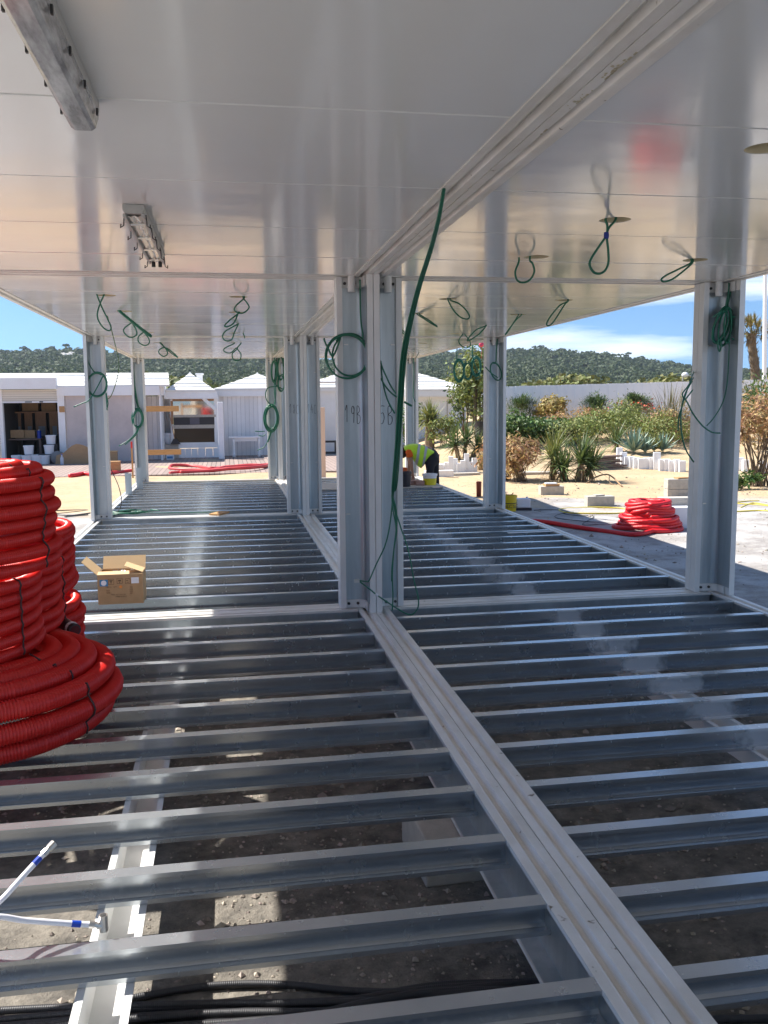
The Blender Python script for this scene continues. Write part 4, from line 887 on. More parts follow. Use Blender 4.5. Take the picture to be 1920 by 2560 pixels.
DP = 17.35
def bpnt(x, y, dd=0.0): return np.array(atd(*c5(x, y), DP+dd))
def skinned(name, chains, material, parent, levels=2, root=0):
    """chains: lists of (point, radius) sharing start points by index; one continuous skin"""
    V, Rr, E = [], [], []
    for ch in chains:
        prev = None
        for it in ch:
            if isinstance(it, int): prev = it; continue
            V.append(it[0]); Rr.append(it[1]); i = len(V)-1
            if prev is not None: E.append((prev, i))
            prev = i
    o0 = rootloc(parent); me = bpy.data.meshes.new(name); me.from_pydata([tuple(np.array(v)-o0) for v in V], E, [])
    o = bpy.data.objects.new(name, me); COL.objects.link(o); o.parent = parent; me.materials.append(material)
    sk = o.modifiers.new('skin', 'SKIN'); sk.use_smooth_shade = True
    for i, r in enumerate(Rr):
        me.skin_vertices[0].data[i].radius = (r, r) if not isinstance(r, tuple) else r
        me.skin_vertices[0].data[i].use_root = (i == root)
    sb = o.modifiers.new('sub', 'SUBSURF'); sb.levels = levels; sb.render_levels = levels
    return o
hipc = bpnt(600, 1150); foot = np.array([hipc[0]+.02, hipc[1]+.05, GZ])
per = thing('person', 'worker in a yellow high visibility vest bending over the far right floor', 'person', foot)
H0 = bpnt(603, 1165)
def arm(sh, el, wr, hd, dd):
    d = (bpnt(*hd, dd)-bpnt(*wr, dd)); d /= np.linalg.norm(d); return [(bpnt(*sh, dd*.8), .062), (bpnt(*el, dd), .046), (bpnt(*wr, dd), .030), (bpnt(*wr, dd)+d*.05, .034)]
chains = [[(H0, .13), (bpnt(540, 1135), .135), (bpnt(450, 1120), .14), (bpnt(370, 1105), .145), (bpnt(295, 1092), .12), (bpnt(258, 1100), .062), (bpnt(240, 1120), .075), (bpnt(222, 1148), .092), (bpnt(208, 1175), .06)]]
i0 = 9
a1 = arm((305, 1130), (325, 1215), (345, 1370), (352, 1430), -.17); a2 = arm((290, 1120), (315, 1230), (300, 1350), (290, 1400), .20)
chains.append([3]+a1); h1_ = i0+3; chains.append([3]+a2); h2_ = h1_+4
n = i0+8
def fingers(hi, base, dd):
    out = []
    for k in range(5):
        b = base+_r*(k-2)*.016+np.array([0, 0, -.045]); L = (.045, .075, .08, .073, .055)[k]
        if k == 0: b = base+_r*-.045+np.array([0, 0, -.02])
        out.append([hi, (b, .011), (b+np.array([0, 0, -L*.5])+_r*.004*(k-2), .009), (b+np.array([0, 0, -L])-_r*.012, .008)])
    return out
for f in fingers(h1_, a1[-1][0], 0)+fingers(h2_, a2[-1][0], 0): chains.append(f)
kn1, an1 = bpnt(560, 1300, -.12), bpnt(575, 1440, -.1); an1[2] = GZ+.09; kn2, an2 = bpnt(622, 1310, .12), bpnt(645, 1450, .14); an2[2] = GZ+.09
hp1, hp2 = bpnt(590, 1185, -.09), bpnt(612, 1185, .09)
chains.append([0, (hp1, .095), (kn1, .062), (an1, .042), (an1+np.array([0, 0, -.05])-_r*.02, .04), (an1-_r*.16+np.array([0, 0, -.06]), .035)])
chains.append([0, (hp2, .095), (kn2, .062), (an2, .042), (an2+np.array([0, 0, -.05])-_r*.02, .04), (an2-_r*.16+np.array([0, 0, -.06]), .035)])
skinned('body', chains, skin, per)
skinned('trousers', [[(H0+_r*.01, .155), (bpnt(545, 1140), .145)], [0, (hp1, .118), (kn1, .082), (an1+np.array([0, 0, .02]), .066)], [0, (hp2, .118), (kn2, .082), (an2+np.array([0, 0, .02]), .066)]], blackc, per)
for a in (an1, an2): skinned('shoe', [[(a+np.array([0, 0, .0]), .055), (a+np.array([0, 0, -.045]), .055), (a-_r*.17+np.array([0, 0, -.05]), .045)]], blackpl, per)
skinned('sleeve', [[(bpnt(300, 1085, -.14), .082), (bpnt(312, 1140, -.17), .078), (bpnt(322, 1200, -.175), .062)]], orangec, per)
skinned('sleeve', [[(bpnt(290, 1090, .14), .082), (bpnt(305, 1150, .19), .078), (bpnt(312, 1205, .2), .062)]], orangec, per)
hd = bpnt(222, 1146)
MB().ball(hd+np.array([-.012, .0, .022])+_r*.02, .092, .098, .105, 16, 10).build('hair', hair, per, smooth=True)
fc = hd-_r*.055+np.array([0, 0, -.06])
MB().ball(fc-_r*.035+np.array([0, 0, .015]), .018, .014, .02, 8, 6).build('nose', skin, per, smooth=True)
for s in (-1, 1):
    MB().ball(fc-_r*.028+FH*.03*s+np.array([0, 0, .04]), .009, .008, .009, 8, 6).build('eye', blackpl, per, smooth=True)
    MB().ball(hd+FH*.088*s+np.array([0, 0, -.005]), .022, .010, .03, 8, 6).build('ear', skin, per, smooth=True)
MB().ball(fc-_r*.022+np.array([0, 0, -.03]), .010, .024, .007, 8, 6).build('mouth', redpaint, per, smooth=True)
# vest: loft along the spine, hanging loose in front
SEC = [(243, 1052, 1085, .10), (262, 1040, 1112, .16), (300, 1026, 1150, .205), (350, 1020, 1215, .215), (400, 1021, 1285, .215), (450, 1031, 1322, .21), (500, 1051, 1268, .205), (550, 1076, 1200, .195), (585, 1093, 1160, .18), (606, 1106, 1140, .15)]
SECA = np.array(SEC, float)
def vsurf(x, th, off=0.0):
    t_ = np.interp(x, SECA[:, 0], SECA[:, 1]); b_ = np.interp(x, SECA[:, 0], SECA[:, 2]); w_ = np.interp(x, SECA[:, 0], SECA[:, 3])
    top, bot = bpnt(x, t_), bpnt(x, b_); mid = (top+bot)/2; hz = (top[2]-bot[2])/2+off
    s, c = math.sin(th), math.cos(th); return mid+np.array([0, 0, hz*(abs(s)**.8*math.copysign(1, s))])+FH*(w_+off)*(abs(c)**.75*math.copysign(1, c))*(1-.25*max(0, -s))
m = MB(); xs = np.linspace(243, 606, 26); nt_ = 28
vs = [vsurf(x, 2*PI*k/nt_) for x in xs for k in range(nt_)]
m.add(vs, [(i*nt_+k, i*nt_+(k+1) % nt_, (i+1)*nt_+(k+1) % nt_, (i+1)*nt_+k) for i in range(len(xs)-1) for k in range(nt_)])
m.build('vest', vest, per, smooth=True)
for xt, xb in ((432, 385), (517, 470)):
    m = MB(); vs = []
    for k in range(nt_):
        th = 2*PI*k/nt_; f_ = .5+.5*math.sin(th); x = xb+(xt-xb)*f_
        vs += [vsurf(x-15, th, .008), vsurf(x+15, th, .008)]
    m.add(vs, [(2*k, 2*k+1, (2*k+3) % (2*nt_), (2*k+2) % (2*nt_)) for k in range(nt_)]); m.build('reflective_band', reflect, per, smooth=True)
# ------------------------------------------------------------------ deck and white beach buildings on the left
def F(u, v, Y): q = aty(u/1.15732, v/1.15732, Y); return q[0], q[2]
ZD = GZ+.03
dk = MB()
xl, xr = -24.0, 3.4
dk.box(xl, xr, 19.1, 31, GZ-.1, ZD)
tag(dk.build('deck', deckm), kind='structure')
def slabroof(name, parent, eave, ridge, courses, mm, step=.018):
    """sloped tile roof: eave=(xl,xr,Y,z) ridge=(xl,xr,Y,z); overlapping courses"""
    m = MB(); xa, xb, Y0, z0 = eave; xc, xd, Y1, z1 = ridge
    for i in range(courses):
        f, g = i/courses, (i+1.12)/courses; g = min(g, 1)
        L0, R0, L1, R1 = xa+(xc-xa)*f, xb+(xd-xb)*f, xa+(xc-xa)*g, xb+(xd-xb)*g; ya, yb = Y0+(Y1-Y0)*f, Y0+(Y1-Y0)*g; za, zb = z0+(z1-z0)*f, z0+(z1-z0)*g
        n = max(2, int((R0-L0)/.9)); 
        vs = []
        for k in range(n+1):
            q = k/n; w = .012*math.sin(7.3*k+i*3.1)+.008*math.sin(3.1*k)
            vs += [(L0+(R0-L0)*q, ya-.01, za+step*2+w), (L1+(R1-L1)*q, yb, zb+step*.3), (L0+(R0-L0)*q, ya-.01, za-.02), (L1+(R1-L1)*q, yb, zb-.06)]
        fs = []
        for k in range(n):
            a, b = 4*k, 4*k+4; fs += [(a, b, b+1, a+1), (a+2, a+3, b+3, b+2), (a, a+2, b+2, b), (a+1, b+1, b+3, a+3)]
        fs += [(0, 1, 3, 2), (4*n, 4*n+2, 4*n+3, 4*n+1)]
        m.add(vs, fs)
    return m.build(name, mm, parent)
# --- storage building
Y = 25.5
X = lambda u, Yq=None: F(u, 1000, Yq or Y)[0]
Z = lambda v, u=100, Yq=None: F(u, v, Yq or Y)[1]
st = thing('storage_building', 'long white storage building with a half raised shutter and tiled roof', 'building', (X(100), Y+2, ZD))
x_l, xo0, xo1, xj, xp0, xp1, xe = X(-190), X(5), X(143), X(160), X(162), X(352), X(400)
zt, zs, zh, zc = Z(966), Z(1007), Z(973), Z(990)
MB().box(x_l, xo0, Y, Y+.2, ZD, zh-.01).build('wall', wplain, st); MB().box(xo1, xj, Y, Y+.2, ZD, zh-.01).build('door_jamb', wplain, st); MB().box(xj, xe, Y+.04, Y+.2, zc, zt-.02).build('upper_wall', wplain, st)
m = MB(); m.box(xo1+.003, xe-.01, Y-.06, Y+.035, zc, Z(967)); m.build('cornice', wplain, st)
m = MB(); m.box(x_l, X(146), Y-.32, Y-.003, zh, Z(945)); m.build('shutter_box', wplain, st)
m = MB(); m.box(xo0, xo1, Y+.05, Y+.08, zs+.06, zh-.012); s_ = m.build('rolling_shutter', shutm, st)
MB().box(xo0, xo1, Y+.03, Y+.09, zs, zs+.058).build('bottom_rail', pwhite, s_)
xm = (xo0+xo1)/2; MB().box(xm-.16, xm+.06, Y+.02, Y+.029, zs+.015, zs+.045).build('shutter_lock', dark, s_); MB().box(xm+.3, xm+.42, Y+.02, Y+.029, zs+.012, zs+.05).build('shutter_lock', dark, s_)
m = MB(); m.box(xp0, xp1, Y+.06, Y+.15, ZD, zc-.003); m.build('panel', pinkwall, st)
MB().box(X(147), X(160.5), Y-.025, Y-.002, Z(1031), Z(1016)).build('timber_patch', wood, st)
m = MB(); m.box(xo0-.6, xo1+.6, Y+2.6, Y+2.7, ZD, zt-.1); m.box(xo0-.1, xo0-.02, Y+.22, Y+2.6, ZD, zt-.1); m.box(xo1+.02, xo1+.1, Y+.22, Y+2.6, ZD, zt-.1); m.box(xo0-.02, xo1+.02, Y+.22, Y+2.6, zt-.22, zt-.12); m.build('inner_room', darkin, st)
slabroof('roof', st, (x_l, X(425), Y-.02, Z(966)), (x_l, X(423, Y+3.6), Y+3.6, Z(933, 200, Y+3.6)), 4, tilem)
m = MB(); m.prism([(Y+.21, zt-.03), (Y+3.6, Z(933, 200, Y+3.6)-.08), (Y+3.6, ZD), (Y+.21, ZD)], 'x', xe-.05, xe+.0); m.build('gable', wplain, st)
# cabinets and stores inside (things)
for i, (u0, u1) in enumerate(((29, 55), (61, 83), (88, 117), (123, 146))):
    x0, x1 = F(u0, 1050, Y+2.3)[0], F(u1, 1050, Y+2.3)[0]; z1 = F(60, 1030, Y+2.3)[1]; z0 = F(60, 1078, Y+2.3)[1]-.25
    t = thing('brown_cabinet', ('leftmost', 'second', 'third', 'rightmost')[i]+' tall brown wooden cabinet door standing inside the storage room', 'cabinet', ((x0+x1)/2, Y+2.3, ZD), 'brown cabinets in the storage room')
    MB().box(x0, x1, Y+2.25, Y+2.5, ZD, z1).build('carcass', darkin, t); MB().box(x0+.02, x1-.02, Y+2.22, Y+2.246, ZD+.9, z1-.03).build('door', brownw, t)
    MB().box(x0+.12, x1-.05, Y+2.195, Y+2.218, F(60, 1090, Y+2.2)[1], F(60, 1066, Y+2.2)[1]).build('pale_sheet', mat('dull_sheet', (.30, .31, .33), .6) if i == 0 else MATS['dull_sheet'], t)
for i, (u0, u1, v0, v1, YY) in enumerate(((9, 27, 1012, 1042, 1.9), (57, 98, 1007, 1027, 2.1), (105, 142, 1008, 1029, 2.1), (28, 62, 1075, 1094, 1.0), (40, 90, 1076, 1096, 1.15))):
    x0, z1 = F(u0, v0, Y+YY); x1, z0 = F(u1, v1, Y+YY)
    t = thing('cardboard_carton', ('tan carton high on the far left of the storage shelf', 'brown carton at the top centre of the storage shelf', 'dark carton at the top right of the storage shelf', 'small tan carton lying on the storage work table', 'open tan carton on the storage work table')[i], 'carton', ((x0+x1)/2, Y+YY, z0), 'cartons in the storage room')
    MB().box(x0, x1, Y+YY-.15, Y+YY+.15, z0, z1).build('carton', card, t); MB().box(x0-.003, x1+.003, Y+YY-.03, Y+YY+.03, z1-.01, z1+.003).build('tape_strip', cardin, t)
zz = F(60, 1029, Y+2.1)[1]; t = thing('storage_shelf', 'dark shelf board carrying the upper cartons of the storage room', 'shelf', (xm, Y+2.1, zz-.05))
MB().box(xo0, xo1, Y+1.75, Y+2.2, zz-.05, zz-.004).build('shelf_board', brownw, t)
for x in (xo0+.02, xo1-.08): MB().box(x, x+.06, Y+1.76, Y+1.82, ZD, zz-.052).build('upright', darkin, t)
zz = F(60, 1096, Y+1.0)[1]; t = thing('work_table', 'rough wooden work table inside the storage room', 'table', (xm-.6, Y+1, ZD))
MB().box(F(15, 1096, Y+1)[0], F(106, 1096, Y+1)[0], Y+.7, Y+1.4, zz-.05, zz-.003).build('table_top', oldwood, t)
for u in (18, 103): MB().box(F(u, 1096, Y+1)[0]-.04, F(u, 1096, Y+1)[0]+.04, Y+.75, Y+.83, ZD, zz-.052).build('leg', oldwood, t)
x, z = F(98, 1085, Y+.9); t = thing('blue_can', 'small blue can on the storage work table', 'can', (x, Y+.9, zz)); MB().lathe([(.07, 0), (.07, .26), (.06, .27), (0, .27)], (x, Y+.9, zz), 14, caps=False).build('body', bluec, t, smooth=True, angle=R(40)); MB().lathe([(.03, .27), (.03, .30)], (x, Y+.9, zz), 10).build('cap', pwhite, t)
# white paint pails
pails = [(68, 1152, 0, 'bottom row pail left of the middle one'), (92, 1152, 0, 'middle pail of the bottom row'), (113, 1149, .05, 'right pail of the bottom row'), (42, 1148, .2, 'pail at the far left of the bottom row'), (93, 1143, .45, 'pail hidden behind the bottom row')]
for i, (u, v, dy, lb) in enumerate(pails):
    x, _z = F(u, v, 24.9+dy)
    pail('white_pail', 'white paint '+lb+' by the storage opening', (x, 24.9+dy, ZD), .145, .17, .30, pwhite, handle=.4, cat='pail', group='white paint pails at the storage')
for (u, z, dy, lb) in ((70.5, .32, .18, 'pail stacked on the left of the bottom row'), (121.5, .32, .25, 'pail stacked on the right of the bottom row'), (127, .64, .6, 'topmost pail of the right stack'), (142, .1, .9, 'pail in the dim right corner')):
    x, _z = F(u, 1100, 24.9+dy); pail('white_pail', 'white paint '+lb+' by the storage opening', (x, 24.9+dy, ZD+z if z > .2 else ZD), .14, .165, .30, pwhite, handle=.4, cat='pail', group='white paint pails at the storage')
for (u, z, dy) in ((121.5, .32, .25), (127, .64, .6), (142, 0, .9)):
    pass
t = thing('dark_crate', 'dark crate under the right hand stack of pails', 'crate', (F(126, 1150, 25.5)[0], 25.5, ZD)); x = F(126, 1150, 25.5)[0]
MB().box(x-.3, x+.3, 25.0, 25.75, ZD, ZD+.31).build('box', blackpl, t); MB().box(x-.305, x+.305, 24.993, 24.999, ZD+.2, ZD+.25).build('slat', darkin, t)
x = F(131, 1150, 25.6)[0]; MB().box(x-.2, x+.2, 25.4, 25.74, ZD+.312, ZD+.635).build('upper_box', darkin, t)
# clutter before the panel: curved board, carton, bottle
x0, x1 = F(137, 1150, 24.6)[0], F(225, 1150, 24.6)[0]; pr_ = [(x0, ZD), (x1, ZD), (x1, ZD+.52)]+[(x1-(x1-x0)*s*.95, ZD+.52+.14*math.sin(PI*min(1, s*1.3))-.42*max(0, s-.45)) for s in np.linspace(.05, 1, 9)]
o = MB().prism(pr_, 'y', 24.62, 24.66).build('curved_board', card); tag(o, 'curved brown board leaning before the stained panel', 'board')
x = F(155, 1150, 24.3)[0]; t = thing('water_bottle', 'clear plastic water bottle standing on the deck', 'bottle', (x, 24.3, ZD)); MB().lathe([(.05, 0), (.055, .03), (.055, .22), (.02, .29), (.02, .33), (0, .33)], (x, 24.3, ZD), 14, caps=False).build('bottle', mat('clear_plastic', (.55, .58, .62), .15), t, smooth=True); MB().lathe([(.023, .33), (.023, .355), (0, .355)], (x, 24.3, ZD), 12, caps=False).build('cap', bluec, t)
x0, x1 = F(273, 1150, 24.8)[0], F(294, 1150, 24.8)[0]; t = thing('cardboard_carton', 'flat brown carton standing against the stained panel right of the post', 'carton', ((x0+x1)/2, 24.8, ZD)); MB().box(x0, x1, 24.7, 24.9, ZD, ZD+.38).build('carton', card, t); MB().box(x0-.02, x1+.02, 24.68, 24.92, ZD+.382, ZD+.41).build('lid', cardin, t)
x0, x1 = F(137, 1150, 24.85)[0], F(150, 1150, 24.85)[0]; t = thing('grey_sack', 'slumped grey sack beside the white jamb', 'sack', ((x0+x1)/2, 24.9, ZD)); MB().ball(((x0+x1)/2, 24.95, ZD+.2), .24, .18, .23, 12, 8).build('sack', mat('sack_cloth', (.22, .21, .20), .9), t, smooth=True)
# --- kiosk with window
Yk = 27.0
kx = lambda u, YY=Yk: F(u, 1050, YY)[0]
kz = lambda v, YY=Yk: F(480, v, YY)[1]
pier = thing('white_pier', 'white corner pier between the storage building and the kiosk', 'pier', (kx(381, 26.4), 26.4, ZD))
MB().box(kx(359, 26.4), kx(399, 26.4), 26.3, 26.6, ZD, kz(990, 26.4)).build('pier', wwall, pier); MB().box(kx(355, 26.4), kx(414, 26.4), 26.0, 26.62, kz(988, 26.4), kz(967, 26.4)).build('capping', wplain, pier)
k = thing('kiosk', 'white kiosk with a pyramid roof and a wide serving window', 'kiosk', (kx(480), Yk+1, ZD))
MB().box(kx(392), kx(426), Yk+.9, Yk+1.0, ZD, kz(980)).build('recess_wall', wwall, k); MB().box(kx(426), kx(428), Yk, Yk+1.0, ZD, kz(990)).build('side_wall', wwall, k); MB().box(kx(541), kx(549), Yk+.0, Yk+.15, ZD, kz(990)).build('corner_post', wwall, k)
MB().box(kx(414), kx(546), Yk-.25, Yk-.05, kz(997, Yk-.2), kz(979, Yk-.2)).build('fascia', wplain, k)
cxk = kx(479, Yk+1.3)
def pyramid(name, parent, x0, x1, y0, y1, z0, apex, courses, mm):
    m = MB(); ap = np.array(apex)
    base = [np.array(q) for q in ((x0, y0, z0), (x1, y0, z0), (x1, y1, z0), (x0, y1, z0))]
    for i in range(courses):
        f, g = i/courses, min(1, (i+1.1)/courses)
        for s in range(4):
            a, b = base[s], base[(s+1) % 4]; p = [a+(ap-a)*f, b+(ap-b)*f, b+(ap-b)*g, a+(ap-a)*g]; up = np.array([0, 0, .05])
            m.add([p[0]+up, p[1]+up, p[2]+up*.2, p[3]+up*.2, p[0]-up*.5, p[1]-up*.5], [(0, 1, 2, 3), (0, 4, 5, 1)])
    m.add([ap+np.array([-.12, -.12, -.06]), ap+np.array([.12, -.12, -.06]), ap+np.array([.12, .12, -.06]), ap+np.array([-.12, .12, -.06]), ap+np.array([0, 0, .09])], [(0, 1, 4), (1, 2, 4), (2, 3, 4), (3, 0, 4)])
    return m.build(name, mm, parent)
pyramid('roof', k, kx(415, Yk-.25), kx(540, Yk-.25), Yk-.27, Yk+2.9, kz(978, Yk-.25), (cxk, Yk+1.3, F(479, 935, Yk+1.3)[1]), 5, tilem)
fr = MB(); 
for (u0, u1, v0, v1) in ((428, 433, 996, 1108), (536, 541, 996, 1063), (433, 536, 996, 1002), (433, 541, 1106, 1120), (535, 541, 1063, 1107)): fr.box(kx(u0), kx(u1), Yk-.02, Yk+.08, kz(v1), kz(v0))
fr = fr.build('window_frame', wplain, k)
MB().box(kx(428), kx(433.5), Yk-.03, Yk-.021, kz(1060), kz(1002)).build('brown_jamb', brownw, k)
MB().box(kx(433), kx(536), Yk-.03, Yk-.021, kz(1003), kz(997.5)).build('brown_head', brownw, k)
MB().box(kx(433), kx(536), Yk+.04, Yk+.05, kz(1038), kz(1002.5)).build('upper_pane', mirr, fr)
MB().box(kx(433), kx(540), Yk-.05, Yk+.05, kz(1043), kz(1037)).build('transom', conc, fr)
m = MB()
for (u0, u1) in ((434, 474), (499, 539)): m.box(kx(u0), kx(u1), Yk+.0, Yk+.03, kz(1061), kz(1043.5))
m.build('dark_bars', blackpl, fr); MB().box(kx(474.5), kx(498.5), Yk+.02, Yk+.035, kz(1061), kz(1043.5)).build('grey_plate', mat('grey_plate', (.10, .10, .13), .4), fr)
MB().box(kx(433), kx(536), Yk-.06, Yk+.06, kz(1071), kz(1062)).build('sill_bar', conc, fr)
MB().box(kx(434), kx(535), Yk+.02, Yk+.03, kz(1106), kz(1071.5)).build('lower_pane', glassd, fr)
MB().box(kx(433), kx(541), Yk+.30, Yk+.34, kz(1110), kz(1000)).build('back_board', darkin, k)
m = MB(); ux = [425, 446, 460, 476, 492, 511, 530, 547]
for i in range(len(ux)-1): m.box(kx(ux[i])+.006, kx(ux[i+1])-.006, Yk-.04, Yk+.1, ZD, kz(1120.5)-.01-.004*(i % 2))
m.build('base_boards', wplain, k)
q0, q1 = np.array([kx(509), Yk-.1, kz(995)]), np.array([kx(539), Yk-.1, kz(1023)]); d = q1-q0; d /= np.linalg.norm(d); MB().obox((q0+q1)/2, (q1-q0)/2, np.cross(d, [0, 1, 0])*.06, (0, .04, 0)).build('brace', wplain, k)
x = kx(502, Yk+3.4); t = thing('chimney', 'small white chimney behind the kiosk roof', 'chimney', (x, Yk+3.6, kz(960))); MB().box(x-.12, x+.12, Yk+3.5, Yk+3.8, ZD, F(502, 937, Yk+3.5)[1]).build('stack', wplain, t); MB().box(x-.16, x+.16, Yk+3.46, Yk+3.84, F(502, 937, Yk+3.5)[1]+.003, F(502, 934, Yk+3.5)[1]+.02).build('cap', wplain, t)
# clutter in the recess
x = kx(420, Yk+.3); pail('white_pail', 'white pail on the step beside the broom', (x, Yk+.3, ZD+.5), .13, .19, .40, pwhite, cat='pail')
t = thing('step_block', 'low grey step in the recess left of the kiosk', 'step', (x, Yk+.3, ZD)); MB().box(kx(405), kx(444, Yk-.06), Yk-.06, Yk+.85, ZD, ZD+.495).build('step', conc, t)
b0, b1 = np.array([kx(436), Yk-.12, kz(1100)]), np.array([kx(425), Yk-.1, kz(1035)]); t = thing('broom', 'broom with a thin handle leaning against the kiosk window', 'broom', b0); MB().tube([b0, b1], .016, 6).build('handle', brownw, t); MB().prism([(b0[0]-.16, ZD+.505), (b0[0]+.2, ZD+.505), (b0[0]+.05, b0[2]+.06), (b0[0]-.05, b0[2]+.06)], 'y', Yk-.2, Yk-.08).build('brush', blackpl, t)
x0, z0 = F(415, 1146, 26.2); t = thing('pale_crate', 'pale low crate on the deck before the kiosk', 'crate', (F(426, 1146, 26.2)[0], 26.2, ZD)); MB().box(F(417, 1146, 26.2)[0], F(435, 1146, 26.2)[0], 26.0, 26.4, ZD, ZD+.16).build('crate', pwhite, t); MB().box(F(419, 1146, 26.2)[0], F(433, 1146, 26.2)[0], 25.985, 25.998, ZD+.04, ZD+.12).build('blue_mark', bluest, t)
# --- boarded hut with white table
Yh = 27.8
hx = lambda u, YY=Yh: F(u, 1050, YY)[0]
hz = lambda v, YY=Yh: F(600, v, YY)[1]
h = thing('boarded_hut', 'white boarded hut with a hipped roof behind the white table', 'hut', (hx(645), Yh+2, ZD))
MB().box(hx(541), hx(748), Yh, Yh+.15, ZD, hz(990)).build('wall', wwall, h); MB().box(hx(541), hx(541)+.15, Yh+.155, Yh+4, ZD, hz(990)).build('wall', wwall, h)
MB().box(hx(538), hx(751), Yh-.18, Yh-.02, hz(991, Yh-.15), hz(974, Yh-.15)).build('fascia', wplain, h)
pyramid('roof', h, hx(537), hx(752), Yh-.2, Yh+4.6, hz(974), (hx(646, Yh+2.2), Yh+2.2, F(646, 936, Yh+2.2)[1]), 6, tilem)
o = MB().box(F(544.5, 1050, 25.9)[0], F(559, 1050, 25.9)[0], 25.8, 26.02, ZD, F(552, 1005, 25.9)[1]).build('white_pillar', wplain); bevel(o, .02); tag(o, 'free standing square white pillar on the deck', 'pillar')
Yt = 27.1; t = thing('white_table', 'white wooden table against the boarded hut', 'table', (F(615, 1140, Yt)[0], Yt, ZD)); tx0, tx1 = F(572, 1092, Yt)[0], F(650, 1092, Yt)[0]; tz = F(610, 1091, Yt)[1]
MB().box(tx0, tx1, Yt-.3, Yt+.35, tz-.05, tz).build('table_top', wplain, t); MB().box(tx0+.18, tx1-.12, Yt-.22, Yt-.18, tz-.17, tz-.052).build('apron', wplain, t)
for u in (585, 647):
    for yy in (Yt-.22, Yt+.28):
        x = F(u, 1120, Yt)[0]; MB().lathe([(.055, 0), (.05, .12), (.03, .16), (.045, .3), (.03, .42), (.05, .55), (.05, tz-ZD-.055)], (x, yy, ZD), 10).build('leg', wplain, t, smooth=True)
# --- plain hut behind
Yp = 29.5; hp_ = thing('plain_hut', 'plain white hut partly hidden behind the central posts', 'hut', (F(800, 1100, Yp)[0], Yp+1, ZD))
pxf = lambda u: F(u, 1050, Yp)[0]
pzf = lambda v: F(820, v, Yp)[1]
MB().box(pxf(752), pxf(980), Yp, Yp+.15, ZD, pzf(978)).build('wall', wplain, hp_)
MB().box(pxf(748), pxf(985), Yp-.15, Yp-.02, pzf(978), pzf(971)).build('fascia', wplain, hp_)
pyramid('roof', hp_, pxf(748), pxf(985), Yp-.16, Yp+4.6, pzf(971), (pxf(866), Yp+2.2, F(866, 935, Yp+2.2)[1]), 5, tilem)
o = MB().box(F(770, 965, 30.4)[0]-1.2, F(845, 965, 30.4)[0], 30.0, 30.4, F(820, 976, 30.4)[1]-.2, F(820, 956, 30.4)[1]).build('tan_beam', tanm); tag(o, 'tan rendered ledge above the plain white hut', 'ledge')
x = F(825, 1120, 27.6)[0]; t = thing('black_stand', 'black square metal stand against the plain hut', 'stand', (x, 27.6, ZD)); zz0, zz1 = F(825, 1134, 27.6)[1], F(825, 1102, 27.6)[1]; hw = .26
m = MB()
for yy in (27.4, 27.8):
    m.box(x-hw, x+hw, yy, yy+.05, zz1-.06, zz1); m.box(x-hw, x+hw, yy, yy+.05, zz0, zz0+.06); m.box(x-hw, x-hw+.06, yy, yy+.05, zz0+.06, zz1-.06); m.box(x+hw-.06, x+hw, yy, yy+.05, zz0+.06, zz1-.06)
m.build('frame', blackpl, t); MB().box(x-hw-.3, x+hw+.3, 27.2, 28.2, ZD, zz0-.003).build('plinth', conc, t)
c = gp(698, 1032); o = MB().box(c[0]-.075, c[0]+.075, c[1], c[1]+.15, c[2]-.05, F(807, 1018, c[1])[1]).build('tan_pillar', tanm); bevel(o, .01); tag(o, 'tan rendered pillar standing on the sand between the central posts', 'pillar')
# boards nailed to stakes behind the third left post
Yb = 16.2; t = thing('timber_rails', 'two raw timber rails fixed to a stake behind the third left post', 'timber rails', (F(372, 1130, Yb)[0], Yb, GZ))
for (u0, u1, v0, v1) in ((345, 447, 1015, 1029), (350, 453, 1124, 1137)): MB().box(F(u0, v0, Yb)[0], F(u1, v0, Yb)[0], Yb-.03, Yb, F(400, v1, Yb)[1], F(400, v0, Yb)[1]).build('rail', wood, t)
MB().box(F(352, 1130, Yb)[0]-.04, F(352, 1130, Yb)[0]+.04, Yb+.003, Yb+.06, GZ, F(352, 1005, Yb)[1]).build('stake', wood, t)
c = gp(287, 1031); t = thing('red_tipped_stake', 'thin wooden stake with a red painted tip', 'stake', c); zt_ = aty(286, 954, c[1])[2]; MB().box(c[0]-.02, c[0]+.02, c[1], c[1]+.04, c[2]-.05, zt_-.18).build('shaft', wood, t); MB().box(c[0]-.022, c[0]+.022, c[1]-.002, c[1]+.042, zt_-.178, zt_).build('red_tip', redpaint, t)
c = gp(247, 1024); t = thing('wooden_box', 'orange wooden box on the edge of the deck', 'box', c); x = c[0]; MB().box(x-.16, x+.16, c[1], c[1]+.28, c[2]-.02, c[2]+.36).build('crate', wood, t); MB().box(x-.17, x+.17, c[1]-.012, c[1]-.002, c[2]+.28, c[2]+.35).build('edge_strip', wood, t)
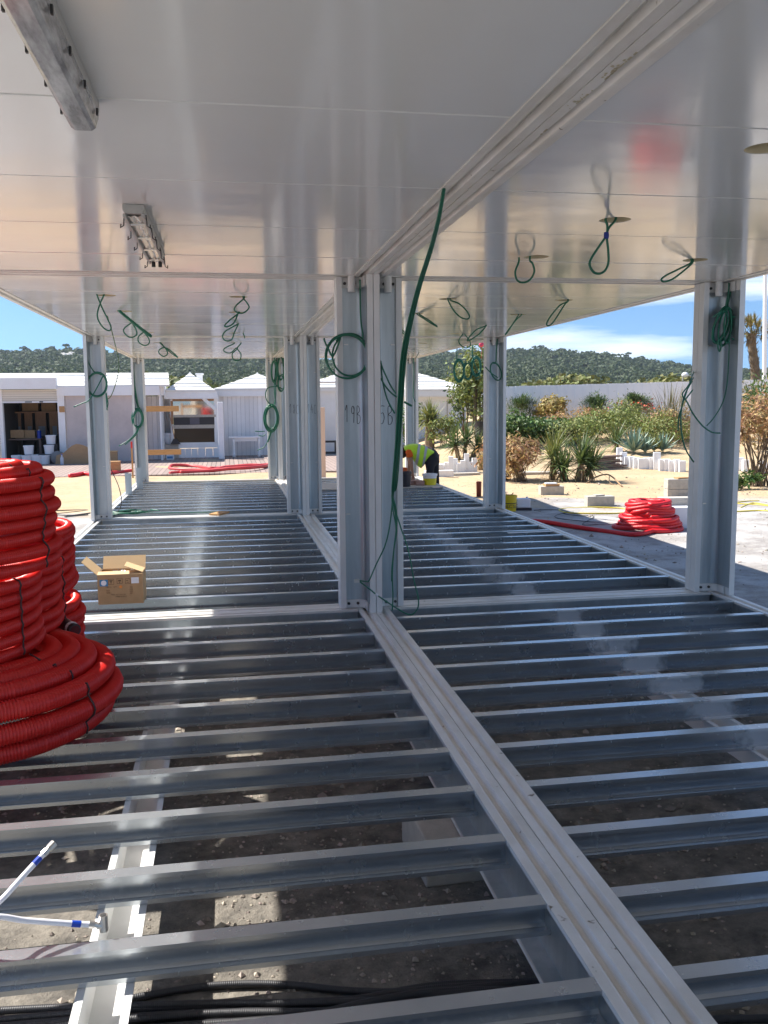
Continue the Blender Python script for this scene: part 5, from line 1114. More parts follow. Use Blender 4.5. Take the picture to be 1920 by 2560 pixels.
# faded red conduit loops and strips on the sand edge
fc4 = lambda pts, dz: [gp(*c4(x, y))+np.array([0, 0, dz]) for x, y in pts]
for i, P in enumerate(([(300, 1440), (330, 1420), (450, 1418), (600, 1432), (760, 1452), (900, 1450), (1100, 1425), (1250, 1415), (1400, 1425), (1360, 1440), (1100, 1452), (900, 1470), (700, 1478), (450, 1470), (320, 1460), (295, 1445)],
                       [(300, 1520), (450, 1508), (620, 1500), (800, 1480), (930, 1448), (1050, 1440), (1250, 1432), (1430, 1418)], [(420, 1518), (650, 1508), (860, 1490), (1000, 1475), (1200, 1465), (1380, 1445), (1430, 1425)])):
    tag(MB().tube(spline(fc4(P, .06+.02*i), 8), .05, 10).build('red_conduit_loop', redf, None, smooth=True), ('long flat loop of faded red conduit on the deck edge', 'faded red conduit strand crossing the loop towards the sand', 'faded red conduit strand lying nearest the sand')[i], 'conduit', 'faded red conduits on the deck edge')
P = [gp(x, y)+np.array([0, 0, .05]) for x, y in ((150, 1032), (165, 1030), (182, 1027), (205, 1029), (235, 1026), (260, 1024), (285, 1021))]
tag(MB().tube(spline(P, 6), .06, 8).build('red_conduit_strip', redl, None, smooth=True), 'bright red conduit strip at the foot of the wooden box', 'conduit')
L6 = [gp(x, y)+np.array([0, 0, .01]) for x, y in ((120, 1104), (150, 1103), (190, 1103), (150, 1108), (118, 1112), (160, 1114), (195, 1109), (140, 1117), (190, 1113))]
tag(MB().tube(spline(L6, 8), .010, 6).build('black_cable', bcable, None, smooth=True), 'black cables heaped on the ground left of the second left post', 'cable')
# white house at the back right
Yw = 29.5; wx = lambda u: F(u, 1050, Yw)[0]
wz = lambda v: F(1100, v, Yw)[1]
hs_ = thing('white_house', 'white house with a low tiled roof behind the yucca tree', 'house', (wx(1090), Yw+2, GZ))
MB().box(wx(985), wx(1165), Yw, Yw+4, GZ-.1, wz(991)).build('wall', wplain, hs_)
MB().box(wx(980), wx(1181), Yw-.35, Yw-.01, wz(991.5), wz(976)).build('fascia', wplain, hs_)
MB().box(wx(1117), wx(1119), Yw-.03, Yw-.004, wz(1080), wz(1003)).build('downpipe', conc, hs_)
pyramid('roof', hs_, wx(905), wx(1182), Yw-.36, Yw+5, wz(976), (F(1030, 930, Yw+2.3)[0], Yw+2.3, F(1030, 930, Yw+2.3)[1]), 7, tilem)

# ------------------------------------------------------------------ white plank fence, palm, flagpole, lamp
fA, fB = atd(1040, 836, 38.6), atd(1720, 818, 38.2); fl_ = fB-fA; n = 74
t = thing('plank_fence', 'long white vertical plank fence closing the garden', 'fence', ((fA+fB)/2)*np.array([1, 1, 0])+np.array([0, 0, .7]))
for i in range(n):
    a, b = fA+fl_*(i/n), fA+fl_*((i+1)/n); u_ = (b-a)/2*.955; c = (a+b)/2; zt_ = c[2]+.006*math.sin(i*5.1); zb = terrain(c[0], c[1])-.15
    MB().obox((c[0], c[1]+.012*(i % 2), (zt_+zb)/2), (u_[0], u_[1], 0), (-.008, .015, 0), (0, 0, (zt_-zb)/2)).build('plank', fencem, t)
c = (fA+fB)/2; MB().obox((c[0]+.05, c[1]+.09, c[2]-.5), fl_/2, (-.01, .02, 0), (0, 0, .05)).build('rail', fencem, t)
def palm(base, top, cr, label, h_leaf=1.0, nfr=38, vis=None):
    t = thing('palm_tree', label, 'palm tree', base)
    P = [np.array(base)+(np.array(top)-np.array(base))*s+np.array([.05*math.sin(s*5), 0, 0]) for s in np.linspace(0, 1, 14)]
    m = MB().tube(P, [.30-.06*s+.02*(i % 2) for i, s in enumerate(np.linspace(0, 1, 14))], 10)
    for i in range(260):
        s = RNG.uniform(.1, 1); a = RNG.uniform(0, 6.28); q = np.array(base)+(np.array(top)-np.array(base))*s; m.blade(q+np.array([math.cos(a), math.sin(a), 0])*.24, a, R(55), .26*(.4+s), .09, -.3, 2)
    m.build('trunk', bark, t)
    m = MB()
    for i in range(nfr):
        a = RNG.uniform(0, 6.28); e = R(RNG.uniform(-35, 85)); L = cr*RNG.uniform(.65, 1.05); o = np.array(top); d = np.array([math.cos(a)*math.cos(e), math.sin(a)*math.cos(e), math.sin(e)])
        tip = o+d*L*.62
        m.tube([o, tip], [.02, .012], 4, caps=False)
        for k in range(16):
            m.blade(tip, a+RNG.normal()*.7, e+RNG.normal()*.55, L*.5*RNG.uniform(.7, 1.1), .07, .5, 2)
    m.build('crown', leaf_p, t, fix=False); return t
pb, pt_ = atd(1633, 845, 58), atd(1624, 722, 58); palm(pb, pt_, 1.3, 'palm tree with a golden crown left of the flagpole')
pb, pt_ = atd(1703, 845, 62), atd(1700, 690, 62); palm(pb, pt_, 1.7, 'second palm, only its frond tips showing at the right picture edge')
pb, pt_ = atd(1651, 840, 52), atd(1653, 560, 52); t = thing('flagpole', 'tall white flagpole at the right picture edge', 'flagpole', pb); MB().tube([pb, pt_], [.125, .09], 12).build('pole', wplain, t, smooth=True, angle=R(40)); MB().ball(pt_+np.array([0, 0, .08]), .1, .1, .1, 10, 8).build('finial', wplain, t, smooth=True)
pb, pt_ = atd(1475, 845, 56), atd(1475, 807, 56); t = thing('street_lamp', 'street lamp with a pale globe head beyond the fence', 'street lamp', pb); MB().tube([pb, pt_], .05, 8).build('pole', conc, t); q = atd(1480, 810, 56); MB().ball(q, .22, .2, .17, 12, 8).build('lamp_head', pwhite, t, smooth=True); q2 = atd(1496, 813, 56); MB().tube([q, q2], .03, 6).build('arm', conc, t)

# ------------------------------------------------------------------ garden plants
def shrub(name, label, cat, c, rx, ry, rz, n, size, material, up=.5, clumps=26, asp=.45, stems=8, lift=1.0, group=None, stem_m=None, spiky=0, zmin=-.75):
    c = np.array(c, float); t = thing(name, label, cat, c, group); ctr = c+np.array([0, 0, rz*lift])
    K = RNG.normal(size=(clumps, 3)); K /= np.linalg.norm(K, axis=1)[:, None]; K[:, 2] = np.where(K[:, 2] < zmin, -K[:, 2]*.5, K[:, 2]); K *= RNG.uniform(.45, .92, clumps)[:, None]
    idx = RNG.integers(0, clumps, n); D = K[idx]+RNG.normal(size=(n, 3))*.17
    out = D/np.maximum(np.linalg.norm(D, axis=1), .05)[:, None]; C = ctr+D*np.array([rx, ry, rz]); ok = C[:, 2] > c[2]+.02
    m = MB()
    if spiky:
        for q, o in zip(C[ok], out[ok]): m.blade(q, math.atan2(o[1], o[0])+RNG.normal()*.4, R(35+RNG.normal()*22), size*RNG.uniform(1.5, 2.6), size*.55, .3, 2)
    else: m.leaves(C[ok], size, up, asp, out[ok])
    m.build('foliage', material, t, fix=False)
    m = MB()
    for i in range(stems):
        k = K[i % clumps]; e = ctr+k*np.array([rx, ry, rz])*.85; b = c+np.array([RNG.normal()*rx*.12, RNG.normal()*ry*.12, -.05]); mid = (b+e)/2+np.array([0, 0, .1*rz]); m.tube(spline([b, mid, e], 3), [.022*max(.5, rz)*(1-.8*j/6) for j in range(7)], 5)
    m.build('stems', stem_m or bark, t); return t
def yucca(label, base, trunks, nl, L, w, material, dead=14, name='yucca_plant', cat='yucca', el0=-25):
    t = thing(name, label, cat, base)
    mt, ml, md = MB(), MB(), MB()
    for (dx, dy, hgt, lean, sc) in trunks:
        b = np.array(base)+np.array([dx, dy, -.05]); tp = b+np.array([lean, 0, hgt+.05])
        P = spline([b, (b+tp)/2+np.array([-lean*.15, 0, 0]), tp], 5); mt.tube(P, [(.17 if name == 'yucca_tree' else .07)*sc*(1.1-.25*i/10+.06*(i % 2)) for i in range(len(P))], 9)
        for i in range(nl):
            a = RNG.uniform(0, 6.28); e = R(RNG.uniform(el0, 88)); ml.blade(tp+RNG.normal(size=3)*.05, a, e, L*sc*RNG.uniform(.75, 1.1), w, RNG.uniform(.1, .55), 4)
        for i in range(dead):
            a = RNG.uniform(0, 6.28); md.blade(tp-np.array([0, 0, .08]), a, R(RNG.uniform(-75, -20)), L*sc*RNG.uniform(.6, 1.0), w*.8, .5, 3)
    mt.build('trunk', bark, t); ml.build('leaves', material, t, fix=False)
    if dead: md.build('dry_leaves', leaf_dead, t, fix=False)
    return t
c6g = crop(1260, 900, .20494)
b = atg(*c5(558, 1085)); zt_ = atd(*c5(545, 720), (b-CAM)@FH)[2]-b[2]
yucca('tall yucca tree with a round spiky head before the white house', b, [(0, 0, zt_, .02, 1.0)], 250, .74, .055, leaf_yl, 30, 'yucca_tree', 'yucca tree', -35)
b = atg(*c5(985, 1195)); yucca('low branching yucca clump right of the worker', b, [(-.2, 0, .42, -.12, 1), (.25, .1, .3, .22, .9), (.05, .2, .55, .05, .9)], 80, .80, .045, leaf_y, 14)
b = atg(*c6g(585, 1462)); yucca('yucca with a shaggy trunk and pale dry leaves in the garden front', b, [(0, 0, .58, .05, 1.0)], 120, .85, .042, leaf_yl, 46)
b = atg(*c6g(890, 1490)); yucca('dark spreading yucca leaning right in the garden front', b, [(0, 0, .48, .12, 1), (-.22, .1, .32, -.12, .85), (.2, .15, .38, .2, .85)], 100, .85, .048, leaf_y, 22)
def at2(x, y, D): q = atd(x, y, D); return np.array([q[0], q[1], terrain(q[0], q[1])])
OG = 'oleanders along the white fence'
for (x, y, dd, w, hgt, mm, lb, nm) in ((1127, 878, 37.5, .78, .78, leaf_o, 'dark oleander at the left end of the fence beside the steel post', 'oleander'), (1192, 878, 37.2, .85, .80, leaf_gold, 'golden leaved bush in front of the white fence', 'golden_bush'),
                         (1288, 875, 36.8, .68, .80, leaf_o, 'green oleander right of the golden bush', 'oleander'), (1376, 873, 36.4, .72, .80, leaf_o, 'green oleander above the red flowers', 'oleander')):
    b = atd(x, y+28, dd); b = np.array([b[0], b[1], b[2]])
    b[2] = max(b[2], terrain(b[0], b[1])-.1); shrub(nm, lb, 'bush', b, w*.85, w*.8, hgt*.62, 2300, (.060 if nm == 'oleander' else .075), mm, .7, 34, .26 if nm == 'oleander' else .5, 10, 1.0, OG if nm == 'oleander' else None, spiky=1 if nm == 'oleander' else 0)
b = at2(1030, 930, 33.5); shrub('tall_bush', 'tall golden green bush at the corner of the white house', 'bush', b, .95, .8, 1.75, 2200, .085, leaf_s, .3, 46, .5, 12)
b = at2(1003, 930, 34); shrub('tall_bush', 'dark shaded bush behind the tall golden bush', 'bush', b, .6, .6, 1.3, 900, .085, leaf_o, .3, 24)
b = at2(884, 960, 34); shrub('garden_bush', 'dark green bush behind the worker and the third right post', 'bush', b, .55, .5, .85, 900, .08, leaf_h, .3, 30)
b = at2(960, 940, 32); shrub('garden_bush', 'low bush with bare twigs right of the yucca tree', 'bush', b, .9, .6, .55, 800, .07, leaf_s, .3, 24, stems=16)
HG = 'clipped hedge bushes'
for i, (x, y, dd, w, hh, lb) in enumerate(((1108, 935, 30.5, 1.0, .62, 'dark hedge bush close to the second right post'), (1155, 930, 31, 1.15, .50, 'middle green hedge bush below the golden bush'), (1205, 930, 31.2, 1.1, .46, 'right green hedge bush behind the front yuccas'))):
    b = at2(x, y, dd); shrub('hedge_bush', lb, 'hedge', b, w, .9, hh, 2200, .075, leaf_h, .6, 44, .55, 6, .85, HG)
SG = 'dry scrub bushes in the garden'
SP_ = [(1235, 955, 30.5, 1.0, 0.41, leaf_s), (1280, 955, 31.5, 1.15, 0.46, leaf_s), (1322, 950, 31, 1.0, 0.49, leaf_s), (1262, 930, 33.8, 1.3, 0.36, leaf_d), (1350, 940, 32.5, 1.0, 0.56, leaf_s), (1405, 945, 31.5, 1.1, 0.48, leaf_s), (1440, 950, 30, .95, 0.49, leaf_s), (1475, 940, 31, 1.2, 0.53, leaf_d), (1385, 925, 34, 1.3, 0.41, leaf_ol)]
SL = ['scrub bush directly right of the dark yucca tips', 'yellow green scrub bush above the weathered timber pile', 'scrub bush between the timber pile and the agaves', 'rusty dry scrub patch below the fence in the middle', 'tall yellow scrub bush below the second oleander', 'scrub bush behind the white edging and agaves', 'bright scrub bush left of the nearest right post', 'brownish scrub bush touching the nearest right post', 'olive scrub bush under the right oleander']
for (x, y, dd, w, hh, mm), lb in zip(SP_, SL):
    b = at2(x, y, dd); shrub('scrub_bush', lb, 'bush', b, w, .9, hh*1.2, 1700, .055, mm, .5, 40, .4, 14, .95, SG)
b = at2(1372, 912, 34.0); m = MB(); m.leaves(np.array(b)+np.array([0, 0, .85])+RNG.normal(size=(70, 3))*np.array([.55, .4, .12]), .05, .6, .8); tag(m.build('red_flowers', flower, fix=False), 'cluster of red flowers below the right oleander', 'flowers')
b = atg(1100, 1040); shrub('dry_shrub', 'large rust brown dry shrub right behind the second right post', 'bush', b+np.array([.05, .5, 0]), .75, .7, .60, 2000, .075, leaf_d, .3, 50, .35, 46, 1.0, SG)
b = atg(1150, 1042); shrub('dry_shrub', 'smaller dry shrub between the rust brown shrub and the shaggy yucca', 'bush', b+np.array([-.1, .6, 0]), .65, .6, .62, 1200, .07, leaf_d, .3, 30, .35, 30, 1.0, SG)
b = atg(1612, 1052); shrub('dry_shrub', 'tall dry bush with bare stems right of the nearest right post', 'bush', b+np.array([.45, .2, 0]), .95, .8, 1.05, 2600, .06, leaf_d, .3, 50, .4, 24, 1.25, SG, zmin=-.3)
b = atg(1590, 1058); shrub('low_green_plant', 'low dark green plant at the foot of the tall dry bush', 'plant', b+np.array([.2, .1, 0]), .5, .4, .2, 500, .07, leaf_h, .6, 16, .35, 4)
b = at2(1648, 930, 29); shrub('garden_bush', 'green bush with long sprays at the right picture edge', 'bush', b, 1.3, .9, 1.15, 1800, .08, leaf_h, .4, 36, .3, 14, spiky=1)
b = at2(1612, 930, 31); shrub('garden_bush', 'grey green feathery bush right beside the nearest right post', 'bush', b, .7, .7, 1.1, 1300, .07, leaf_ol, .4, 30, .3, 14)
# feathery broom
b = at2(1448, 935, 31.5); t = thing('broom_shrub', 'feathery olive broom shrub fanning out before the fence', 'bush', b); m = MB(); m2 = MB()
for i in range(420):
    a = RNG.uniform(0, 6.28); e = R(RNG.uniform(32, 85)); L = RNG.uniform(1.0, 1.9); d = np.array([math.cos(a)*math.cos(e), math.sin(a)*math.cos(e), math.sin(e)]); s = RNG.uniform(.15, .85)
    m.blade(np.array(b)+d*L*s, a+RNG.normal()*.25, e+RNG.normal()*.2, L*.42, .022, .25, 2)
    if i % 12 == 0: m2.tube([np.array(b), np.array(b)+d*L*.8], [.018, .006], 4)
m.build('foliage', leaf_ol, t, fix=False); m2.build('stems', bark, t)
# agaves
for i, (x, y, sc, lb) in enumerate(((1384, 984, 1.0, 'large blue green agave behind the white edging'), (1409, 984, .75, 'middle agave with upright leaves behind the edging'), (1428, 982, .7, 'yellowing agave close to the nearest right post'), (1447, 982, .75, 'pale agave half behind the nearest right post'))):
    b = atg(x, y+3)+np.array([0, .5, .02]); b[2] = terrain(b[0], b[1])+.12; t = thing('agave', lb, 'agave', b, 'agaves behind the white edging'); m = MB()
    for k_ in range(26): m.blade(b, k_*2.4, R(18+62*(k_/26)), .75*sc*RNG.uniform(.85, 1.1), .13*sc, -.15, 4, .5)
    m.build('leaves', leaf_a if i != 2 else leaf_yl, t, fix=False); MB().ball(b+np.array([0, 0, .02]), .07, .07, .07, 8, 6).build('heart', leaf_a, t, smooth=True)
b = atg(1358, 985)+np.array([0, .9, 0]); yucca('narrow leaved yucca left of the large agave', (b[0], b[1], terrain(b[0], b[1])), [(0, 0, .3, 0, 1)], 60, .8, .04, leaf_y, 8)
b = atg(*c5(1180, 1345)); t = thing('grass_tuft', 'pale dry grass tuft with a few green blades left of the second right post', 'grass tuft', b); m, m2 = MB(), MB()
for i in range(110): m.blade(b, RNG.uniform(0, 6.28), R(RNG.uniform(10, 85)), RNG.uniform(.25, .5), .014, .9, 3)
for i in range(22): m2.blade(b, RNG.uniform(0, 6.28), R(RNG.uniform(65, 88)), RNG.uniform(.4, .7), .03, .2, 3)
m.build('dry_blades', leaf_dead, t, fix=False); m2.build('green_blades', leaf_h, t, fix=False)
# fallen dry frond
P = [atg(*h6(520, 120)), atg(*h6(640, 95))+np.array([0, 0, .12]), atg(*h6(760, 90))+np.array([0, 0, .14]), atg(*h6(890, 155))+np.array([0, 0, .02])]
t = thing('dry_stalk', 'long dry yellow stalk fallen on the sand right of the dark yucca', 'stalk', P[0]); MB().tube(spline(P, 6), .018, 6).build('stem', leaf_dead, t, smooth=True); MB().tube(spline([P[2], atg(*h6(800, 130)), atg(*h6(1150, 128))], 5), .012, 5).build('side_stem', leaf_dead, t, smooth=True)
# white edging blocks
EG = 'white edging blocks round the garden beds'
k_ = 0
E1 = [(1340, 1001, 1343, 1010), (1349, 0, 0, 1011)]
pts = [(1339, 1004, .62), (1348, 1008, .52), (1357, 1010, .40), (1366, 1011, .42), (1376, 1012, .40), (1387, 1013, .38), (1398, 1013, .40), (1409, 1013, .42), (1420, 1014, .60), (1431, 1016, .40), (1442, 1017, .42), (1453, 1018, .38), (1464, 1019, .44), (1475, 1020, .40), (1600, 1016, .44), (1612, 1018, .40), (1650, 1022, .42)]
ph = [(975, 1022, .5), (984, 1020, .42), (993, 1021, .30), (1001, 1021, .38), (1009, 1020, .55), (1017, 1020, .32), (1026, 1019, .42), (948, 1022, .30), (957, 1022, .26), (966, 1022, .34)]
ords = ['first', 'second', 'third', 'fourth', 'fifth', 'sixth', 'seventh', 'eighth', 'ninth', 'tenth', 'eleventh', 'twelfth', 'thirteenth', 'fourteenth']
for i, (x, y, hh) in enumerate(pts):
    b = atg(x, y+1); lb = f'{ords[i]} white edging block from the left of the agave bed' if i < 14 else ('white edging block right of the nearest right post', 'second white edging block right of the nearest right post', 'white edging block at the right picture edge')[i-14]
    o = MB().rbox((b[0], b[1]+.05, b[2]-.08), .165+.014*(i % 3), .10, hh*.85+.06, R(-8+6*math.sin(i*2.2))).build('edging_block', wplain); bevel(o, .008); tag(o, lb, 'edging block', EG)
for i, (x, y, hh) in enumerate(sorted(ph)):
    b = atg(x, y+1); o = MB().rbox((b[0], b[1]+.05, b[2]-.08), .14, .10, hh+.05, R(-8+6*math.sin(i*1.7))).build('edging_block', wplain); bevel(o, .008); tag(o, f'{ords[i]} white edging block from the left of the row behind the worker', 'edging block', EG)
for i, (x, y, w, hh, lb) in enumerate(((950, 1030, .75, .16, 'lower white slab lying behind the worker'), (952, 1024, .55, .12, 'upper white slab leaning behind the worker'), (1008, 1029, .8, .05, 'thin pale board lying on the sand by the edging row'), (1010, 1031, .7, .03, 'second thin board under the pale board'))):
    b = atg(x, y); o = MB().rbox((b[0], b[1]+.1+.05*i, b[2]+.0+(.14 if i == 1 else 0)+(.032 if i == 2 else 0)), w, .25, hh, R(-6+4*i)).build('white_slab' if i < 2 else 'thin_board', wplain if i < 2 else ply); tag(o, lb, 'slab' if i < 2 else 'board')
# weathered planks
b0, b1 = atg(1282, 1018), atg(1348, 1012); t0_ = (b0+b1)/2; ang = math.atan2(b1[1]-b0[1], b1[0]-b0[0])
for i in range(7):
    q = t0_+np.array([RNG.normal()*.12, .15+.10*(i % 2), 0]); o = MB().rbox((q[0], q[1], t0_[2]+.055*i+.005), 1.25+RNG.normal()*.15, .22, .045, ang+RNG.normal()*.06).build('old_plank', oldwood); tag(o, f'{ords[i]} weathered plank from the bottom of the garden pile', 'plank', 'weathered planks piled in the garden')
b = atg(1160, 1030); o = MB().rbox((b[0]+.3, b[1]+.4, b[2]+.03), 1.1, .35, .07, R(-8)).build('pale_plank', ply); tag(o, 'pale weathered plank under the shaggy yucca', 'plank')
b = at2(1137, 960, 28.5); t = thing('driftwood', 'grey driftwood stump before the hedge', 'stump', b); MB().tube(spline([b+np.array([-.3, 0, .10]), b+np.array([0, 0, .2]), b+np.array([.35, 0, .17]), b+np.array([.5, .1, .05])], 4), [.07, .08, .08, .075, .07, .075, .07, .065, .07, .06, .06, .055, .05], 8).build('log', oldwood, t, smooth=True)
b = at2(1043, 985, 29.5); t = thing('dark_pot', 'large dark garden pot left of the second right post', 'pot', b); MB().lathe([(.15, 0), (.23, .35), (.28, .80), (.31, .9), (.27, .9), (.20, .42), (0, .35)], b, 20, caps=False).build('pot', blackpl, t, smooth=True, angle=R(40)); MB().lathe([(.265, .85), (.25, .87), (0, .88)], b, 18, caps=False).build('soil', bark, t)

# ------------------------------------------------------------------ wooded hill and scrub beyond
HA = np.array([[-700, 738], [-300, 742], [0, 752], [80, 746], [165, 742], [230, 748], [330, 752], [480, 758], [640, 764], [800, 764], [950, 752], [1095, 746], [1180, 744], [1260, 751], [1320, 756], [1400, 768], [1450, 776], [1500, 783], [1560, 788], [1640, 792], [1800, 802], [2300, 815]], float)
D0, D1 = 150.0, 560.0
def hill(xp, s):        # xp: display column, s in 0..1 from foot to crest
    D = D0+(D1-D0)*s; yc = np.interp(xp, HA[:, 0], HA[:, 1])+13
    ztop = float(atd(xp, yc, D1)[2]); z = .6+(ztop-.6)*(s**1.35*.85+.15*s)
    q = atd(xp, 860, D); z += 1.8*math.sin(xp*.021+s*5)*math.sin(s*9+xp*.008)*min(1, 3*s)*(1-s)
    return np.array([q[0], q[1], z])
hm = mat('hill_soil', (.045, .065, .025), .9, noise=((.08, .09, .035), .8), scale=.08)
m = MB(); NX, NS = 70, 26
for i in range(NX+1):
    xp = -900+3300*i/NX
    for j in range(NS+1): m.v.append(tuple(hill(xp, j/NS)))
    q = hill(xp, 1); d = q-CAM; d[2] = 0; q = q+d*.4; q[2] = -2; m.v.append(tuple(q))
for i in range(NX):
    for j in range(NS+1): a = i*(NS+2)+j; m.f.append((a, a+NS+2, a+NS+3, a+1))
tag(m.build('hill', hm, smooth=True, fix=True), kind='structure')
def crown(m, c, r, hgt, n, sz, flat=.5):
    d = RNG.normal(size=(n, 3)); d /= np.linalg.norm(d, axis=1)[:, None]; d[:, 2] = np.abs(d[:, 2])*1.0-.25
    rr = RNG.uniform(.72, 1.05, n)[:, None]*(1+.18*np.sin(d[:, :1]*5+c[0])*np.cos(d[:, 1:2]*4+c[1])); C = np.array(c)+d*rr*np.array([r, r, hgt])
    m.leaves(C, sz, .6, .8, d)
m = MB(); mt = MB()
for i in range(7500):
    s = RNG.beta(1.0, 1.15)*.97; xp = RNG.uniform(-260, 1960)
    if 140 < xp < 190 and .78 < s < .86: continue
    q = hill(xp, s); r = RNG.uniform(1.5, 3.0)*(.30+.80*s)*1.05; hgt = r*RNG.uniform(.65, .95); crown(m, (q[0], q[1], q[2]+hgt*.35), r, hgt, 24, r*.36)
for i in range(130):                       # umbrella pines along the crest
    xp = RNG.uniform(-250, 1950); q = hill(xp, RNG.uniform(.965, 1.0)); r = RNG.uniform(1.4, 2.8); th_ = RNG.uniform(1.6, 3.4) if RNG.random() < .35 else RNG.uniform(.4, 1.4)
    crown(m, (q[0], q[1], q[2]+th_), r, r*.45, 34, r*.36); mt.tube([q-np.array([0, 0, .5]), (q[0]+.4, q[1], q[2]+th_)], [.22, .14], 5)
fo = m.build('pine_forest', pinem, fix=False); tag(fo, 'dense dark pine forest covering the hill', kind='stuff')
tag(mt.build('pine_trunks', bark), 'thin pine trunks along the hill crest', kind='stuff')
rk = mat('pale_rock', (.42, .40, .37), .9)
m = MB()
for i in range(26):
    xp, s = RNG.uniform(138, 172), RNG.uniform(.80, .87)
    q = hill(xp, s); m.ball(q+np.array([0, 0, .6]), RNG.uniform(1, 2.6), 1.5, RNG.uniform(.5, 1.1), 7, 5)
o = m.build('rock_outcrop', rk); tag(o, 'pale bare rock outcrop near the top of the left hill', 'rock outcrop')
m = MB()
for i in range(620):
    xp = RNG.uniform(860, 1760); D = RNG.uniform(56, 120); q = atd(xp, 840, D); top = (.30+.9*(abs(math.sin(xp*.013+1.3))**2)+.5*RNG.random())*(D/70)**.8; z = 1.0+top
    crown(m, (q[0], q[1], z+.1), RNG.uniform(1.2, 2.4), RNG.uniform(.6, 1.2), 80, .19)
tag(m.build('scrub_belt', scrubm, fix=False), 'yellow green scrub growing in a belt beyond the fence', kind='stuff')
m = MB()
for i in range(150):
    xp = RNG.uniform(-150, 900); D = RNG.uniform(95, 150); q = atd(xp, 840, D); crown(m, (q[0], q[1], 2.2+1.2*RNG.random()), RNG.uniform(2, 3.6), RNG.uniform(1.4, 2.2), 80, .4)
tag(m.build('scrub_belt', scrubm, fix=False), 'bushy growth at the foot of the hill behind the white huts', kind='stuff')
q0, q1 = atd(228, 806, 46), atd(226, 782, 46); t = thing('white_mast', 'thin white mast rising behind the storage roof', 'mast', q0); MB().tube([q0-np.array([0, 0, 2]), q1], .045, 6).build('pole', wplain, t); MB().box(q0[0]-.3, q0[0]-.05, q0[1], q0[1]+.2, q0[2]-.3, q0[2]+.25).build('box', wplain, t)

# ------------------------------------------------------------------ haze, sky, sun, camera
HAZE = True
if HAZE:
    m = MB(); m.box(-700, 830, -680, 900, -3.5, 75); o = m.build('haze', None); o['kind'] = 'stuff'; o['label'] = 'thin blue haze of the coastal air'
    hzm = bpy.data.materials.new('haze_air'); hzm.use_nodes = True; nt = hzm.node_tree; nt.nodes.remove(nt.nodes['Principled BSDF'])
    pv = nt.nodes.new('ShaderNodeVolumePrincipled'); pv.inputs['Color'].default_value = (.70, .80, .95, 1); pv.inputs['Density'].default_value = .0002; pv.inputs['Anisotropy'].default_value = .2
    nt.links.new(pv.outputs[0], nt.nodes['Material Output'].inputs['Volume']); o.data.materials.append(hzm)
SUN = Vector((-.684, .47, 1.0)).normalized()
el = math.asin(SUN.z); az = math.atan2(SUN.x, SUN.y)
w = bpy.data.worlds.new('World'); S.world = w; w.use_nodes = True; nt = w.node_tree; N, L = nt.nodes, nt.links
bg = N['Background']; sky = N.new('ShaderNodeTexSky'); sky.sky_type = 'NISHITA'; sky.sun_disc = False; sky.sun_elevation = el; sky.sun_rotation = az; sky.altitude = 20; sky.air_density = 1.0; sky.dust_density = .2; sky.ozone_density = 1.6
tc = N.new('ShaderNodeTexCoord'); sx = N.new('ShaderNodeSeparateXYZ'); L.new(tc.outputs['Generated'], sx.inputs[0])
mp = N.new('ShaderNodeMapping'); mp.inputs['Scale'].default_value = (2.2, 2.2, 17.0); mp.inputs['Rotation'].default_value = (0, R(-5), 0); mp.inputs['Location'].default_value = (.35, .1, .25); L.new(tc.outputs['Generated'], mp.inputs[0])
nz = N.new('ShaderNodeTexNoise'); nz.inputs['Scale'].default_value = 1.5; nz.inputs['Detail'].default_value = 8; nz.inputs['Roughness'].default_value = .55; L.new(mp.outputs[0], nz.inputs['Vector'])
cr = N.new('ShaderNodeMapRange'); cr.inputs[1].default_value = .50; cr.inputs[2].default_value = .74; cr.inputs[4].default_value = .85; L.new(nz.outputs['Fac'], cr.inputs[0])
fd = N.new('ShaderNodeMapRange'); fd.inputs[1].default_value = .0; fd.inputs[2].default_value = .05; L.new(sx.outputs[2], fd.inputs[0])
fx = N.new('ShaderNodeMapRange'); fx.inputs[1].default_value = -.12; fx.inputs[2].default_value = .22; L.new(sx.outputs[0], fx.inputs[0]); fm = N.new('ShaderNodeMath'); fm.operation = 'MULTIPLY'; L.new(fx.outputs[0], fm.inputs[0]); L.new(fd.outputs[0], fm.inputs[1])
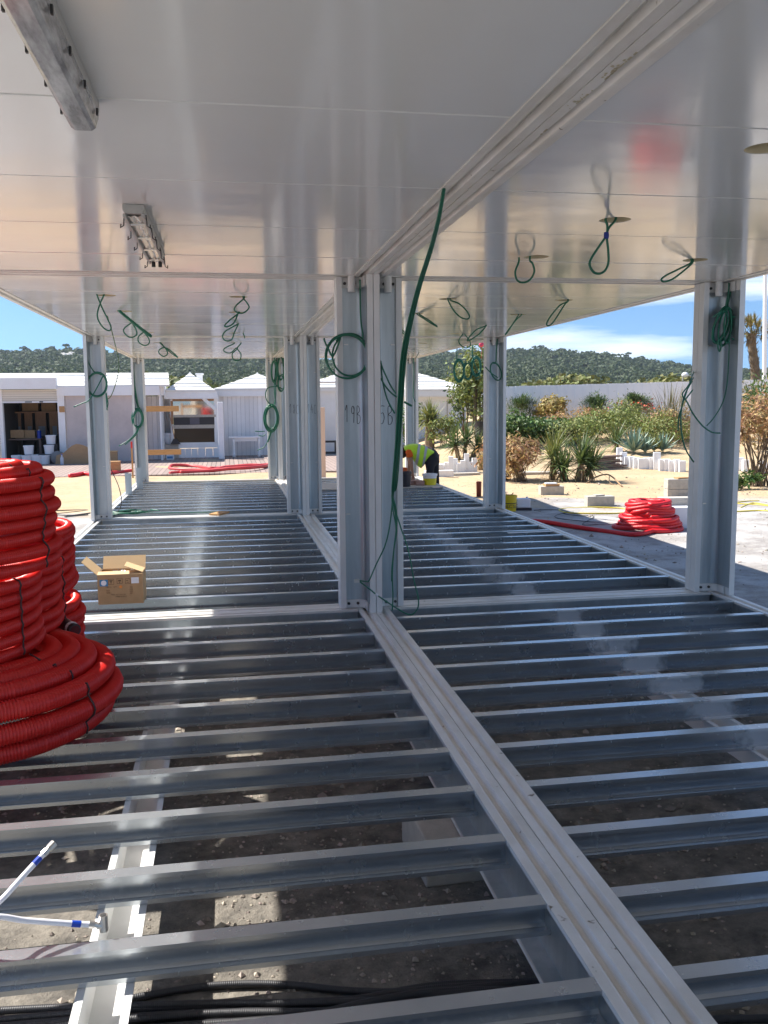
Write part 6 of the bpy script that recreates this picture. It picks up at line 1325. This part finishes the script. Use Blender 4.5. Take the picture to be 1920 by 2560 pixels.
mu = N.new('ShaderNodeMath'); mu.operation = 'MULTIPLY'; L.new(cr.outputs[0], mu.inputs[0]); L.new(fm.outputs[0], mu.inputs[1])
mx = N.new('ShaderNodeMix'); mx.data_type = 'RGBA'; L.new(mu.outputs[0], mx.inputs[0]); hsv = N.new('ShaderNodeHueSaturation'); hsv.inputs['Saturation'].default_value = 1.25; L.new(sky.outputs[0], hsv.inputs['Color']); L.new(hsv.outputs[0], mx.inputs[6])
vm = N.new('ShaderNodeVectorMath'); vm.operation = 'ADD'; L.new(tc.outputs['Generated'], vm.inputs[0]); vm.inputs[1].default_value = (0, 0, .16); vn = N.new('ShaderNodeVectorMath'); vn.operation = 'NORMALIZE'; L.new(vm.outputs[0], vn.inputs[0]); L.new(vn.outputs[0], sky.inputs['Vector']); mx.inputs[7].default_value = (9.0, 9.3, 9.6, 1)
L.new(mx.outputs[2], bg.inputs['Color']); bg.inputs['Strength'].default_value = .09
sl = bpy.data.lights.new('sun', 'SUN'); sl.energy = 5.0; sl.angle = R(.55); sl.color = (1, .955, .88)
so = bpy.data.objects.new('sun', sl); COL.objects.link(so); so.rotation_euler = SUN.to_track_quat('Z', 'Y').to_euler(); so.location = (-30, 20, 50)
cd = bpy.data.cameras.new('camera'); co = bpy.data.objects.new('camera', cd); COL.objects.link(co)
cd.sensor_fit = 'VERTICAL'; cd.sensor_height = 36; cd.lens = 36*FPX/2560; cd.clip_start = .05; cd.clip_end = 5000
from mathutils import Matrix
M = Matrix(((_r2[0], _u2[0], -_f[0]), (_r2[1], _u2[1], -_f[1]), (_r2[2], _u2[2], -_f[2])))
co.matrix_world = Matrix.Translation(Vector(CAM.tolist())) @ M.to_4x4()
S.camera = co
S.view_settings.view_transform = 'Standard'; S.view_settings.look = 'None'; S.view_settings.gamma = 1; S.view_settings.exposure = 1.06
S.cycles.max_bounces = 10; S.cycles.diffuse_bounces = 5; S.cycles.glossy_bounces = 5; S.cycles.volume_bounces = 0; S.cycles.use_denoising = True
S.cycles.sample_clamp_indirect = 8
